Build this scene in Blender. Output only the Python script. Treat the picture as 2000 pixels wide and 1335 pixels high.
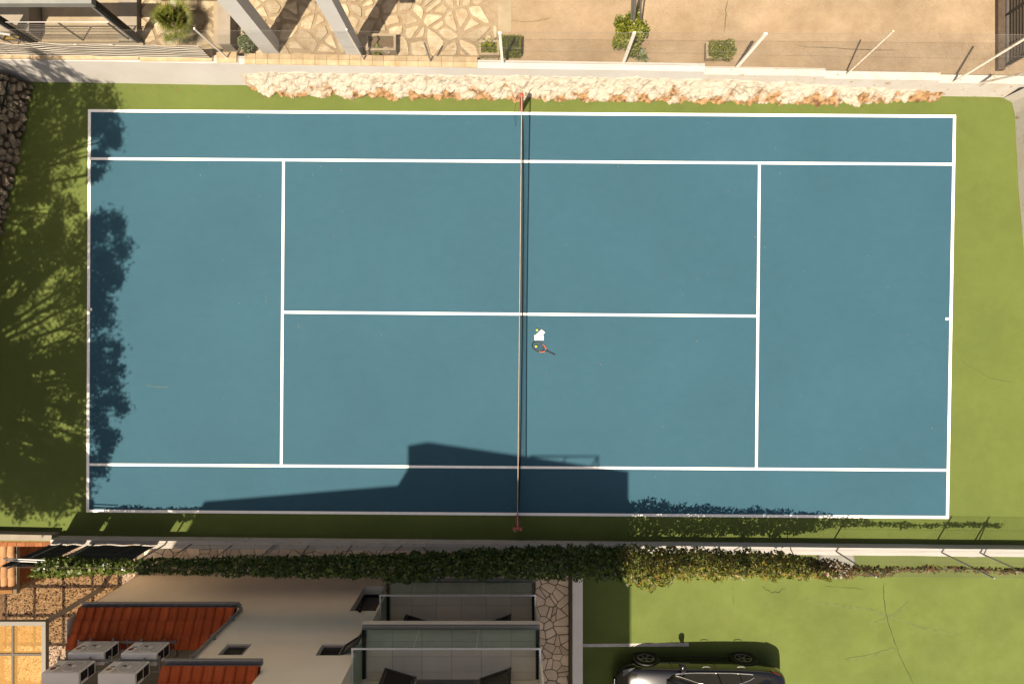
import bpy, bmesh, math, random
import numpy as np
from mathutils import Vector, Matrix, noise as mnoise
R = math.radians
for o in list(bpy.data.objects): bpy.data.objects.remove(o)
scene = bpy.context.scene
col = scene.collection
random.seed(7); rng = np.random.default_rng(7)

# ------------------------------------------------------------------ camera, world, sun, exposure
H = 17.0; FPX = 22.0 / 36.0 * 2000.0            # drone height above court, focal length in photo pixels
cam = bpy.data.cameras.new('camera'); cam.lens = 22.0; cam.sensor_width = 36.0; cam.clip_end = 2000
camo = bpy.data.objects.new('camera', cam); col.objects.link(camo); camo.location = (0, 0, H)
scene.camera = camo
SX, SY = 0.237, 0.392                            # ground shift of a shadow per metre of height
ELEV = math.atan(1 / math.hypot(SX, SY))
world = bpy.data.worlds.new('World'); scene.world = world; world.use_nodes = True
wn = world.node_tree; bg = wn.nodes['Background']; sky = wn.nodes.new('ShaderNodeTexSky')
sky.sky_type = 'NISHITA'; sky.sun_disc = False; sky.sun_elevation = ELEV
sky.sun_rotation = math.atan2(-SX, -SY); sky.dust_density = 5.0; sky.air_density = 0.7; sky.ozone_density = 0.3
wn.links.new(sky.outputs[0], bg.inputs[0]); bg.inputs[1].default_value = 0.05
sun = bpy.data.lights.new('sun', 'SUN'); sun.energy = 4.6; sun.angle = R(0.5); sun.color = (1.0, 0.86, 0.68)
suno = bpy.data.objects.new('sun', sun); col.objects.link(suno)
suno.rotation_euler = Vector((SX, SY, -1)).to_track_quat('-Z', 'Y').to_euler(); suno.location = (-10, -16, 40)
vs = scene.view_settings; vs.view_transform = 'Standard'; vs.look = 'None'; vs.exposure = 1.28; vs.gamma = 1.0
vs.use_curve_mapping = False
scene.render.engine = 'CYCLES'
scene.cycles.transparent_max_bounces = 24

# ------------------------------------------------------------------ helpers
def W(px, py, z=0.0):
    """point of the place at height z seen at a photo position (survey helper)"""
    k = (H - z) / FPX
    return Vector(((px - 1000) * k, (667.5 - py) * k, z))

ORG = {}
def org(o): return ORG.get(o.name, Vector((0, 0, 0))) if o else Vector((0, 0, 0))

def tag(o, label=None, cat=None, group=None, kind=None):
    if label: o['label'] = label
    if cat: o['category'] = cat
    if group: o['group'] = group
    if kind: o['kind'] = kind
    return o

def empty(name, loc, label=None, cat=None, group=None):
    o = bpy.data.objects.new(name, None); col.objects.link(o); o.empty_display_size = 0.2
    o.location = loc; ORG[o.name] = Vector(loc)
    return tag(o, label, cat, group)

def link(name, me, parent=None, loc=(0, 0, 0)):
    o = bpy.data.objects.new(name, me); col.objects.link(o)
    l = Vector(loc); ORG[o.name] = l.copy()
    if parent: o.parent = parent; o.location = l - org(parent)
    else: o.location = l
    return o

class MB:
    """collects faces in world space; build() makes ONE mesh object"""
    def __init__(s): s.v = []; s.f = []
    def add(s, vs_, fs):
        n = len(s.v); s.v += [tuple(v) for v in vs_]; s.f += [tuple(i + n for i in f) for f in fs]; return s
    def box(s, x0, x1, y0, y1, z0, z1):
        return s.add([(x0,y0,z0),(x1,y0,z0),(x1,y1,z0),(x0,y1,z0),(x0,y0,z1),(x1,y0,z1),(x1,y1,z1),(x0,y1,z1)],
                     [(3,2,1,0),(4,5,6,7),(0,1,5,4),(1,2,6,5),(2,3,7,6),(3,0,4,7)])
    def obox(s, c, ax, ay, az, hx, hy, hz):
        c = Vector(c); p = []
        for k in (-1, 1):
            for (i, j) in ((-1,-1),(1,-1),(1,1),(-1,1)): p.append(c + ax*hx*i + ay*hy*j + az*hz*k)
        return s.add(p, [(3,2,1,0),(4,5,6,7),(0,1,5,4),(1,2,6,5),(2,3,7,6),(3,0,4,7)])
    def bar(s, a, b, w, h=None, up=(0,0,1)):
        a = Vector(a); b = Vector(b); d = (b - a); L = d.length; d.normalize(); up = Vector(up)
        if abs(d.dot(up)) > 0.98: up = Vector((1, 0, 0))
        sx = d.cross(up).normalized(); sz = sx.cross(d).normalized()
        return s.obox((a + b) / 2, d, sx, sz, L / 2, w / 2, (h or w) / 2)
    def tube(s, pts, r, n=6, cap=True):
        pts = [Vector(p) for p in pts]; m = len(pts); rs = r if isinstance(r, (list, tuple)) else [r] * m
        vs_ = []; prev = None
        for i, p in enumerate(pts):
            d = (pts[min(i+1, m-1)] - pts[max(i-1, 0)]).normalized()
            if prev is None:
                a = d.cross(Vector((0, 0, 1)));
                if a.length < 0.05: a = d.cross(Vector((1, 0, 0)))
            else: a = prev - d * prev.dot(d)
            a.normalize(); prev = a; b = d.cross(a)
            for k in range(n):
                t = 2 * math.pi * k / n; vs_.append(p + (a * math.cos(t) + b * math.sin(t)) * rs[i])
        fs = [(i*n+k, i*n+(k+1) % n, (i+1)*n+(k+1) % n, (i+1)*n+k) for i in range(m-1) for k in range(n)]
        if cap: fs += [tuple(range(n))[::-1], tuple(range((m-1)*n, m*n))]
        return s.add(vs_, fs)
    def prism(s, poly, z0, z1):
        n = len(poly)
        vs_ = [(p[0], p[1], z0) for p in poly] + [(p[0], p[1], z1) for p in poly]
        return s.add(vs_, [tuple(range(n))[::-1], tuple(range(n, 2*n))] + [(i, (i+1) % n, n+(i+1) % n, n+i) for i in range(n)])
    def extr(s, poly, vec):
        n = len(poly); vec = Vector(vec)
        vs_ = [Vector(p) for p in poly] + [Vector(p) + vec for p in poly]
        return s.add(vs_, [tuple(range(n))[::-1], tuple(range(n, 2*n))] + [(i, (i+1) % n, n+(i+1) % n, n+i) for i in range(n)])
    def lathe(s, c, prof, n=16, ax='z', cap=True):
        c = Vector(c); vs_ = []
        for (r, h) in prof:
            for k in range(n):
                t = 2*math.pi*k/n; a, b = r*math.cos(t), r*math.sin(t)
                vs_.append(c + (Vector((a, b, h)) if ax == 'z' else Vector((a, h, b)) if ax == 'y' else Vector((h, a, b))))
        m = len(prof)
        fs = [(i*n+k, i*n+(k+1) % n, (i+1)*n+(k+1) % n, (i+1)*n+k) for i in range(m-1) for k in range(n)]
        if cap: fs += [tuple(range(n))[::-1], tuple(range((m-1)*n, m*n))]
        return s.add(vs_, fs)
    def mesh(s, name, mat, o=Vector((0,0,0)), smooth=False, recalc=True):
        me = bpy.data.meshes.new(name)
        me.from_pydata([(v[0]-o.x, v[1]-o.y, v[2]-o.z) for v in s.v], [], s.f)
        if recalc:
            bm = bmesh.new(); bm.from_mesh(me); bmesh.ops.recalc_face_normals(bm, faces=bm.faces); bm.to_mesh(me); bm.free()
        if smooth:
            for p in me.polygons: p.use_smooth = True
        if mat: me.materials.append(mat)
        me.update(); return me
    def build(s, name, mat, parent=None, smooth=False, bevel=0.0, loc=None, recalc=True, subsurf=0):
        """loc: own origin in the world (defaults to the parent's)"""
        l = Vector(loc) if loc is not None else (org(parent) if parent else Vector((0,0,0)))
        o = link(name, s.mesh(name, mat, l, smooth, recalc), parent, l)
        if bevel:
            b = o.modifiers.new('bevel', 'BEVEL'); b.width = bevel; b.segments = 2; b.limit_method = 'ANGLE'
        if subsurf:
            b = o.modifiers.new('sub', 'SUBSURF'); b.levels = subsurf; b.render_levels = subsurf
        return o

def quad_mesh(name, P, mat, smooth=False):
    """P: (N,4,3) array -> mesh of N loose quads"""
    n = len(P); me = bpy.data.meshes.new(name)
    me.vertices.add(4*n); me.vertices.foreach_set('co', P.astype(np.float32).ravel())
    me.loops.add(4*n); me.loops.foreach_set('vertex_index', np.arange(4*n, dtype=np.int32))
    me.polygons.add(n); me.polygons.foreach_set('loop_start', np.arange(0, 4*n, 4, dtype=np.int32))
    me.update(calc_edges=True); me.validate()
    if mat: me.materials.append(mat)
    return me

def leaves(C, size, width=0.5, up=0.4, r=None):
    """leaf-shaped quads at centres C (N,3), lengths size (N,)"""
    r = r or rng; n = len(C)
    d = r.normal(size=(n, 3)); d[:, 2] *= 0.6; d /= np.linalg.norm(d, axis=1)[:, None]
    nrm = r.normal(size=(n, 3)); nrm[:, 2] += up * 2.5
    s = np.cross(d, nrm); s /= np.linalg.norm(s, axis=1)[:, None] + 1e-9
    L = size[:, None]; a = C - d*L*0.5; b = C + d*L*0.5; m = C - d*L*0.05
    drop = np.zeros_like(C); drop[:, 2] = -0.12*size
    return np.stack([a, m + s*L*width*0.5, b + drop, m - s*L*width*0.5], axis=1)

# ------------------------------------------------------------------ materials
# base colours below were estimated for exposure 0; pale painted surfaces keep theirs, the rest is scaled to the exposure
KEEP = {'line_white': 1.0, 'worn_line': .9, 'facade_render': 1.0, 'balcony_edge': 1.0, 'balcony_tile': 1.0, 'grey_path_stone': .9, 'path_joint': .9, 'white_wall': .62, 'whitewash_top': .66, 'column_white': .80,
        'ac_casing': 1.0, 'ac_fan_grille': 1.0, 'rail_cap': 1.0, 'towel': 1.3, 'white_paint': .9, 'chrome': 1.0, 'steel': .9, 'alloy': .9, 'grey_aluminium': .9, 'galvanised': .85, 'pergola_grey': .8, 'painted_grey_steel': .8, 'cap_grey': .75,
        'tennis_ball': .8, 'racket_orange': .9, 'red_sticker': .9, 'orange_sticker': .9, 'red_roof_tile': .70, 'louver_dark': .9, 'striped_fabric': .8, 'grey_concrete': .8, 'net_post_red': .85, 'net_band': .8, 'whitewashed_rock': .60, 'bark_chip': .8, 'post_paint_cream': 1.3, 'post_weathered': 1.2}
FULL = {'line_white', 'facade_render', 'balcony_edge', 'balcony_tile', 'grey_path_stone', 'path_joint', 'ac_casing', 'ac_fan_grille', 'rail_cap', 'chrome', 'cap_grey', 'red_roof_tile'}
def kf(name): return KEEP.get(name, .655) * (1.0 if name in FULL else .635)
def sc(c, f): return tuple(x*f for x in c)
def nd(nt, t, **kw):
    n = nt.nodes.new(t)
    for k, v in kw.items():
        if hasattr(n, k): setattr(n, k, v)
    return n
def mat(name, c1, c2=None, scale=4.0, rough=0.8, spec=0.3, metal=0.0, bump=0.0, bscale=60.0, big=0.0, bigscale=0.35,
        vary=0.0, speck=None, speckscale=90.0, speckamt=0.06, coat=0.0, detail=6.0, lo=0.35, hi=0.65, stretch=None, nrough=0.62):
    k_ = kf(name); c1 = sc(c1, k_); c2 = sc(c2, k_) if c2 else None; speck = sc(speck, k_) if speck else None
    m = bpy.data.materials.new(name); m.use_nodes = True; nt = m.node_tree; p = nt.nodes['Principled BSDF']; L = nt.links.new
    geo = nd(nt, 'ShaderNodeNewGeometry'); vec = geo.outputs['Position']
    if stretch:
        mp = nd(nt, 'ShaderNodeVectorMath', operation='MULTIPLY'); L(vec, mp.inputs[0]); mp.inputs[1].default_value = stretch; vec = mp.outputs[0]
    c = None
    if c2:
        nz = nd(nt, 'ShaderNodeTexNoise'); nz.inputs['Scale'].default_value = scale; nz.inputs['Detail'].default_value = detail
        nz.inputs['Roughness'].default_value = nrough; L(vec, nz.inputs['Vector'])
        rp = nd(nt, 'ShaderNodeValToRGB'); rp.color_ramp.elements[0].position = lo; rp.color_ramp.elements[1].position = hi
        rp.color_ramp.elements[0].color = (*c1, 1); rp.color_ramp.elements[1].color = (*c2, 1)
        L(nz.outputs['Fac'], rp.inputs['Fac']); c = rp.outputs['Color']
    else:
        rgb = nd(nt, 'ShaderNodeRGB'); rgb.outputs[0].default_value = (*c1, 1); c = rgb.outputs[0]
    if speck:
        n3 = nd(nt, 'ShaderNodeTexNoise'); n3.inputs['Scale'].default_value = speckscale; n3.inputs['Detail'].default_value = 2
        L(geo.outputs['Position'], n3.inputs['Vector'])
        mr = nd(nt, 'ShaderNodeMapRange'); mr.inputs[1].default_value = 0.62 - speckamt; mr.inputs[2].default_value = 0.70 - speckamt
        L(n3.outputs['Fac'], mr.inputs[0])
        mx = nd(nt, 'ShaderNodeMix', data_type='RGBA'); L(mr.outputs[0], mx.inputs['Factor']); L(c, mx.inputs['A'])
        mx.inputs['B'].default_value = (*speck, 1); c = mx.outputs['Result']
    val = None
    if big:
        n2 = nd(nt, 'ShaderNodeTexNoise'); n2.inputs['Scale'].default_value = bigscale; n2.inputs['Detail'].default_value = 4
        L(geo.outputs['Position'], n2.inputs['Vector'])
        m2 = nd(nt, 'ShaderNodeMapRange'); m2.inputs[1].default_value = 0.3; m2.inputs[2].default_value = 0.7
        m2.inputs[3].default_value = 1 - big; m2.inputs[4].default_value = 1 + big; L(n2.outputs['Fac'], m2.inputs[0]); val = m2.outputs[0]
    if vary:
        oi = nd(nt, 'ShaderNodeObjectInfo'); m3 = nd(nt, 'ShaderNodeMapRange'); L(oi.outputs['Random'], m3.inputs[0])
        m3.inputs[3].default_value = 1 - vary; m3.inputs[4].default_value = 1 + vary
        if val:
            mm = nd(nt, 'ShaderNodeMath', operation='MULTIPLY'); L(val, mm.inputs[0]); L(m3.outputs[0], mm.inputs[1]); val = mm.outputs[0]
        else: val = m3.outputs[0]
    if val:
        hs = nd(nt, 'ShaderNodeHueSaturation'); L(c, hs.inputs['Color']); L(val, hs.inputs['Value']); c = hs.outputs[0]
    L(c, p.inputs['Base Color'])
    p.inputs['Roughness'].default_value = rough; p.inputs['Metallic'].default_value = metal
    p.inputs['Specular IOR Level'].default_value = spec; p.inputs['Coat Weight'].default_value = coat
    if bump:
        nb = nd(nt, 'ShaderNodeTexNoise'); nb.inputs['Scale'].default_value = bscale; nb.inputs['Detail'].default_value = 5; L(vec, nb.inputs['Vector'])
        bp = nd(nt, 'ShaderNodeBump'); bp.inputs['Strength'].default_value = bump; bp.inputs['Distance'].default_value = 0.02
        L(nb.outputs['Fac'], bp.inputs['Height']); L(bp.outputs[0], p.inputs['Normal'])
    return m

def leafmat(name, stops, scale=7.0, trans=0.25, rough=0.45):
    m = bpy.data.materials.new(name); m.use_nodes = True; nt = m.node_tree; p = nt.nodes['Principled BSDF']; L = nt.links.new
    stops = [(q, sc(c, .60)) for q, c in stops]
    geo = nd(nt, 'ShaderNodeNewGeometry'); nz = nd(nt, 'ShaderNodeTexNoise'); nz.inputs['Scale'].default_value = scale; nz.inputs['Detail'].default_value = 3
    L(geo.outputs['Position'], nz.inputs['Vector'])
    ad = nd(nt, 'ShaderNodeMath', operation='MULTIPLY_ADD'); L(geo.outputs['Random Per Island'], ad.inputs[0]); ad.inputs[1].default_value = 0.5
    ms = nd(nt, 'ShaderNodeMath', operation='MULTIPLY_ADD'); L(nz.outputs['Fac'], ms.inputs[0]); ms.inputs[1].default_value = 1.3; ms.inputs[2].default_value = -0.4
    L(ms.outputs[0], ad.inputs[2])
    rp = nd(nt, 'ShaderNodeValToRGB'); e = rp.color_ramp.elements
    e[0].position = stops[0][0]; e[0].color = (*stops[0][1], 1); e[1].position = stops[-1][0]; e[1].color = (*stops[-1][1], 1)
    for q, c in stops[1:-1]: x = e.new(q); x.color = (*c, 1)
    L(ad.outputs[0], rp.inputs['Fac']); L(rp.outputs[0], p.inputs['Base Color']); p.inputs['Roughness'].default_value = rough
    p.inputs['Specular IOR Level'].default_value = 0.35
    tr = nd(nt, 'ShaderNodeBsdfTranslucent'); L(rp.outputs[0], tr.inputs[0]); mx = nd(nt, 'ShaderNodeMixShader'); mx.inputs[0].default_value = trans
    L(p.outputs[0], mx.inputs[1]); L(tr.outputs[0], mx.inputs[2]); L(mx.outputs[0], nt.nodes['Material Output'].inputs[0])
    return m

def glassmat(name, tint, refl=1.5):
    m = bpy.data.materials.new(name); m.use_nodes = True; nt = m.node_tree; nt.nodes.remove(nt.nodes['Principled BSDF']); L = nt.links.new
    t = nd(nt, 'ShaderNodeBsdfTransparent'); t.inputs[0].default_value = (*tint, 1); g = nd(nt, 'ShaderNodeBsdfGlossy'); g.inputs['Roughness'].default_value = 0.02
    fr = nd(nt, 'ShaderNodeFresnel'); fr.inputs[0].default_value = refl; mx = nd(nt, 'ShaderNodeMixShader')
    gb = nd(nt, 'ShaderNodeNewGeometry'); iv = nd(nt, 'ShaderNodeMath', operation='SUBTRACT'); iv.inputs[0].default_value = 1.0; L(gb.outputs['Backfacing'], iv.inputs[1])
    fm = nd(nt, 'ShaderNodeMath', operation='MULTIPLY'); L(fr.outputs[0], fm.inputs[0]); L(iv.outputs[0], fm.inputs[1])
    L(fm.outputs[0], mx.inputs[0]); L(t.outputs[0], mx.inputs[1]); L(g.outputs[0], mx.inputs[2]); L(mx.outputs[0], nt.nodes['Material Output'].inputs[0])
    return m

M = {}
M['blue'] = mat('court_blue', (0.053, 0.156, 0.222), (0.069, 0.181, 0.252), scale=3.2, rough=0.8, spec=0.12, big=0.05, bigscale=0.33, bump=0.2, bscale=120, speck=(0.088, 0.205, 0.26), speckscale=42, speckamt=-0.025, stretch=(.8, 1.2, 1), nrough=.78, detail=12, lo=.2, hi=.8)
M['green'] = mat('court_green', (0.172, 0.228, 0.050), (0.200, 0.254, 0.062), scale=3.0, rough=0.85, spec=0.15, big=0.08, bigscale=0.5, bump=0.2, bscale=120, nrough=.72, detail=10, lo=.3, hi=.7, speck=(.16, .20, .04), speckscale=36, speckamt=-.03)
M['yardgreen'] = mat('yard_green', (0.176, 0.232, 0.054), (0.214, 0.268, 0.072), scale=2.2, rough=0.9, spec=0.12, nrough=.74, detail=11, lo=.3, hi=.7, big=0.10, bigscale=0.7, bump=0.2, bscale=90, speck=(0.17, 0.195, 0.05), speckscale=26, speckamt=-0.03)
M['line'] = mat('line_white', (0.76, 0.73, 0.67), (0.82, 0.80, 0.75), scale=9, rough=0.7, bump=0.1)
M['oldline'] = mat('worn_line', (0.55, 0.50, 0.45), (0.74, 0.70, 0.66), scale=14, rough=0.8)
M['dark_green_stain'] = mat('scuff', (0.20, 0.24, 0.06))
M['crack'] = mat('crack', (0.07, 0.08, 0.03), rough=0.95)
M['plaster'] = mat('white_wall', (0.84, 0.80, 0.73), (0.90, 0.87, 0.82), scale=1.1, rough=0.9, spec=0.1, bump=0.25, bscale=30, big=0.05)
M['whitewash'] = mat('whitewash_top', (0.82, 0.74, 0.63), (0.88, 0.84, 0.77), scale=3.0, rough=0.9, spec=0.1, bump=0.4, bscale=25, speck=(0.62, 0.46, 0.30), speckscale=7, speckamt=-0.02)
M['facade'] = mat('facade_render', (0.90, 0.765, 0.575), (0.92, 0.795, 0.61), scale=0.8, rough=0.9, spec=0.12, big=0.05, bigscale=0.5, bump=0.08, bscale=50)
M['balcony_tan'] = mat('balcony_edge', (0.86, 0.75, 0.58), (0.89, 0.79, 0.63), scale=3, rough=0.9)
M['tile_floor'] = mat('balcony_tile', (0.84, 0.70, 0.54), (0.88, 0.755, 0.60), scale=2.5, rough=0.6, vary=0.05, detail=9)
M['grout'] = mat('grout', (0.25, 0.21, 0.16))
M['alu'] = mat('grey_aluminium', (0.44, 0.40, 0.35), rough=0.55, metal=0.15)
M['darkalu'] = mat('dark_aluminium', (0.075, 0.068, 0.06), rough=0.5, metal=0.2)
M['louver'] = mat('louver_dark', (0.12, 0.10, 0.08), rough=0.5, metal=0.2)
M['steel'] = mat('steel', (0.62, 0.60, 0.57), rough=0.3, metal=0.85)
M['galv'] = mat('galvanised', (0.52, 0.50, 0.46), (0.42, 0.40, 0.36), scale=12, rough=0.5, metal=0.4)
M['postpaint'] = mat('post_paint_cream', (0.88, 0.80, 0.68), (0.92, 0.86, 0.76), scale=9, rough=0.7)
M['rustpost'] = mat('post_weathered', (0.82, 0.74, 0.62), (0.45, 0.30, 0.17), scale=7, rough=0.7, lo=0.52, hi=0.75)
M['greysteel'] = mat('painted_grey_steel', (0.30, 0.31, 0.29), (0.35, 0.355, 0.33), scale=3, rough=0.55)
M['blacksteel'] = mat('black_trim_shade', (0.025, 0.024, 0.023), rough=0.6)
M['wire'] = mat('fence_wire', (0.45, 0.42, 0.37), rough=0.5, metal=0.3)
M['darkwire'] = mat('fence_wire_dark', (0.22, 0.20, 0.17), rough=0.6)
M['concrete'] = mat('terrace_concrete', (0.44, 0.315, 0.19), (0.62, 0.475, 0.315), scale=1.1, rough=0.95, spec=0.1, bump=0.6, bscale=45, big=0.13, bigscale=0.8, speck=(0.34, 0.24, 0.14), speckscale=46, speckamt=-0.005, detail=14, nrough=.80, lo=.33, hi=.67)
M['conc_pale'] = mat('pale_concrete', (0.50, 0.40, 0.26), (0.62, 0.52, 0.36), scale=1.8, rough=0.95, spec=0.1, bump=0.3, bscale=50)
M['conc_grey'] = mat('grey_concrete', (0.36, 0.31, 0.24), (0.43, 0.375, 0.30), scale=2.5, rough=0.9, spec=0.1, bump=0.2)
M['mortar'] = mat('mortar', (0.42, 0.31, 0.19), (0.54, 0.42, 0.27), scale=6, rough=0.95, bump=0.5, bscale=60)
M['pavestone'] = mat('pale_paving_stone', (0.56, 0.42, 0.25), (0.74, 0.63, 0.44), scale=6, rough=0.9, bump=0.6, bscale=22, vary=0.24, speck=(0.52, 0.32, 0.12), speckscale=5, speckamt=-0.02)
M['pathstone'] = mat('grey_path_stone', (0.78, 0.60, 0.42), (0.88, 0.71, 0.52), scale=5, rough=0.9, bump=0.3, bscale=25, vary=0.16)
M['pathjoint'] = mat('path_joint', (0.20, 0.155, 0.105))
M['column'] = mat('column_white', (0.86, 0.83, 0.78), (0.90, 0.88, 0.84), scale=2, rough=0.85)
M['coping'] = mat('coping_tile', (0.62, 0.45, 0.25), (0.76, 0.60, 0.38), scale=5, rough=0.85, vary=0.10, bump=0.2)
M['rubble'] = mat('rubble_stone', (0.42, 0.33, 0.21), (0.60, 0.50, 0.36), scale=6, rough=0.95, bump=0.5, bscale=14, vary=0.3)
M['earth'] = mat('earth', (0.17, 0.12, 0.07), (0.25, 0.18, 0.11), scale=3, rough=1.0, bump=0.5, bscale=15)
M['roof'] = mat('red_roof_tile', (0.56, 0.105, 0.028), (0.66, 0.145, 0.040), scale=3, rough=0.8, vary=0.14, spec=0.15)
M['clay'] = mat('clay_tile', (0.62, 0.31, 0.13), (0.72, 0.42, 0.20), scale=5, rough=0.85, vary=0.08)
M['brick'] = mat('brick', (0.40, 0.135, 0.045), (0.50, 0.19, 0.07), scale=8, rough=0.9, vary=0.16, bump=0.3)
M['ac'] = mat('ac_casing', (0.86, 0.80, 0.70), (0.90, 0.84, 0.75), scale=3, rough=0.55)
M['acdark'] = mat('ac_grille', (0.055, 0.048, 0.04), rough=0.7)
M['acmid'] = mat('ac_fan_grille', (0.48, 0.43, 0.36), (0.55, 0.50, 0.42), scale=8, rough=0.6)
M['red'] = mat('red_sticker', (0.42, 0.03, 0.025), rough=0.5)
M['orange'] = mat('orange_sticker', (0.66, 0.36, 0.19), rough=0.6)
M['ink'] = mat('ink', (0.05, 0.045, 0.04))
M['postred'] = mat('net_post_red', (0.42, 0.055, 0.03), (0.50, 0.16, 0.11), scale=14, rough=0.5)
M['net'] = mat('net_black', (0.012, 0.012, 0.013), rough=0.9)
M['band'] = mat('net_band', (0.46, 0.36, 0.27), (0.58, 0.47, 0.36), scale=6, rough=0.85)
M['white'] = mat('white_paint', (0.80, 0.79, 0.76), rough=0.6)
M['towel'] = mat('towel', (0.78, 0.77, 0.76), (0.82, 0.81, 0.81), scale=10, rough=0.95, bump=0.6, bscale=70)
M['ball'] = mat('tennis_ball', (0.62, 0.70, 0.04), (0.70, 0.78, 0.09), scale=60, rough=0.95)
M['carbon'] = mat('racket_frame', (0.02, 0.02, 0.022), rough=0.35)
M['racketred'] = mat('racket_orange', (0.78, 0.17, 0.06), rough=0.45)
M['string'] = mat('racket_string', (0.10, 0.11, 0.13), rough=0.7)
M['screen'] = mat('black_mesh_fabric', (0.016, 0.02, 0.018), (0.024, 0.03, 0.026), scale=4, rough=0.95, spec=0.05)
M['paint'] = mat('car_black', (0.012, 0.011, 0.010), rough=0.16, spec=0.5, coat=1.0)
M['carglass'] = mat('car_glass', (0.012, 0.012, 0.011), rough=0.03, spec=0.8)
M['tyre'] = mat('tyre', (0.012, 0.012, 0.012), rough=0.9)
M['rim'] = mat('alloy', (0.52, 0.50, 0.46), rough=0.3, metal=0.8)
M['chrome'] = mat('chrome', (0.82, 0.80, 0.76), rough=0.12, metal=1.0)
M['lamp'] = mat('headlight', (0.55, 0.55, 0.55), rough=0.1, metal=0.6)
M['tail'] = mat('tail_light', (0.50, 0.015, 0.01), rough=0.15, coat=1.0)
M['bark'] = mat('bark', (0.10, 0.065, 0.04), (0.17, 0.12, 0.08), scale=7, rough=0.95, bump=0.6, bscale=20)
M['chip'] = mat('bark_chip', (0.50, 0.34, 0.23), (0.78, 0.62, 0.47), scale=9, rough=0.9)
M['gravelbase'] = mat('gravel_base', (0.14, 0.075, 0.035), (0.26, 0.15, 0.075), scale=12, rough=1.0)
M['lampblack'] = mat('lamp_black', (0.01, 0.01, 0.01), rough=0.5)
M['darkpane'] = mat('dark_pane', (0.03, 0.027, 0.024), rough=0.15, spec=0.5)
M['teal'] = mat('teal_sticker', (0.10, 0.22, 0.24))
M['base'] = mat('base_ground', (0.24, 0.18, 0.11), (0.34, 0.27, 0.17), scale=0.4, rough=1.0, big=0.15)
M['ivy'] = leafmat('ivy_leaves', [(0.10, (0.022, 0.040, 0.008)), (0.45, (0.055, 0.10, 0.014)), (0.72, (0.12, 0.17, 0.022)), (0.95, (0.28, 0.29, 0.05))])
M['ivy_lit'] = leafmat('ivy_leaves_lit', [(0.10, (0.03, 0.045, 0.008)), (0.40, (0.11, 0.14, 0.014)), (0.66, (0.26, 0.23, 0.03)), (0.86, (0.34, 0.17, 0.045)), (0.98, (0.62, 0.48, 0.40))])  # lit copy of the ivy leaves: sunlight in the greens, blossom tints besides
M['ivy_red'] = leafmat('creeper_leaves', [(0.10, (0.05, 0.05, 0.012)), (0.40, (0.13, 0.11, 0.025)), (0.65, (0.21, 0.09, 0.035)), (0.95, (0.28, 0.20, 0.08))])
M['ivy_left'] = leafmat('climber_leaves', [(0.10, (0.04, 0.075, 0.010)), (0.5, (0.11, 0.16, 0.018)), (0.95, (0.27, 0.31, 0.06))])
M['shrub'] = leafmat('shrub_leaves', [(0.10, (0.05, 0.08, 0.008)), (0.5, (0.19, 0.22, 0.018)), (0.95, (0.42, 0.40, 0.06))])
M['hedge'] = leafmat('hedge_leaves', [(0.10, (0.07, 0.10, 0.010)), (0.5, (0.18, 0.20, 0.020)), (0.95, (0.32, 0.33, 0.05))])
M['palm'] = leafmat('palm_leaves', [(0.10, (0.05, 0.08, 0.012)), (0.5, (0.17, 0.20, 0.028)), (0.95, (0.40, 0.38, 0.10))])
M['pine'] = leafmat('pine_needles', [(0.10, (0.025, 0.05, 0.012)), (0.95, (0.07, 0.11, 0.03))], trans=0.1)
M['succulent'] = leafmat('succulent_leaves', [(0.10, (0.06, 0.09, 0.03)), (0.95, (0.30, 0.36, 0.16))])
M['flower'] = mat('blossom', (0.72, 0.55, 0.48), (0.8, 0.7, 0.62), scale=20)
M['glass'] = glassmat('balustrade_glass', (0.80, 0.88, 0.84), 1.5)
M['amber'] = glassmat('amber_panel', (1.0, 0.91, 0.74), 1.3)
_nt = M['amber'].node_tree; _mo = _nt.nodes['Material Output']; _src = _mo.inputs[0].links[0].from_socket
_tr = nd(_nt, 'ShaderNodeBsdfDiffuse'); _tr.inputs[0].default_value = (0.48, 0.30, 0.10, 1); _mx = nd(_nt, 'ShaderNodeMixShader'); _mx.inputs[0].default_value = 0.22
_nt.links.new(_src, _mx.inputs[1]); _nt.links.new(_tr.outputs[0], _mx.inputs[2]); _nt.links.new(_mx.outputs[0], _mo.inputs[0])

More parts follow.
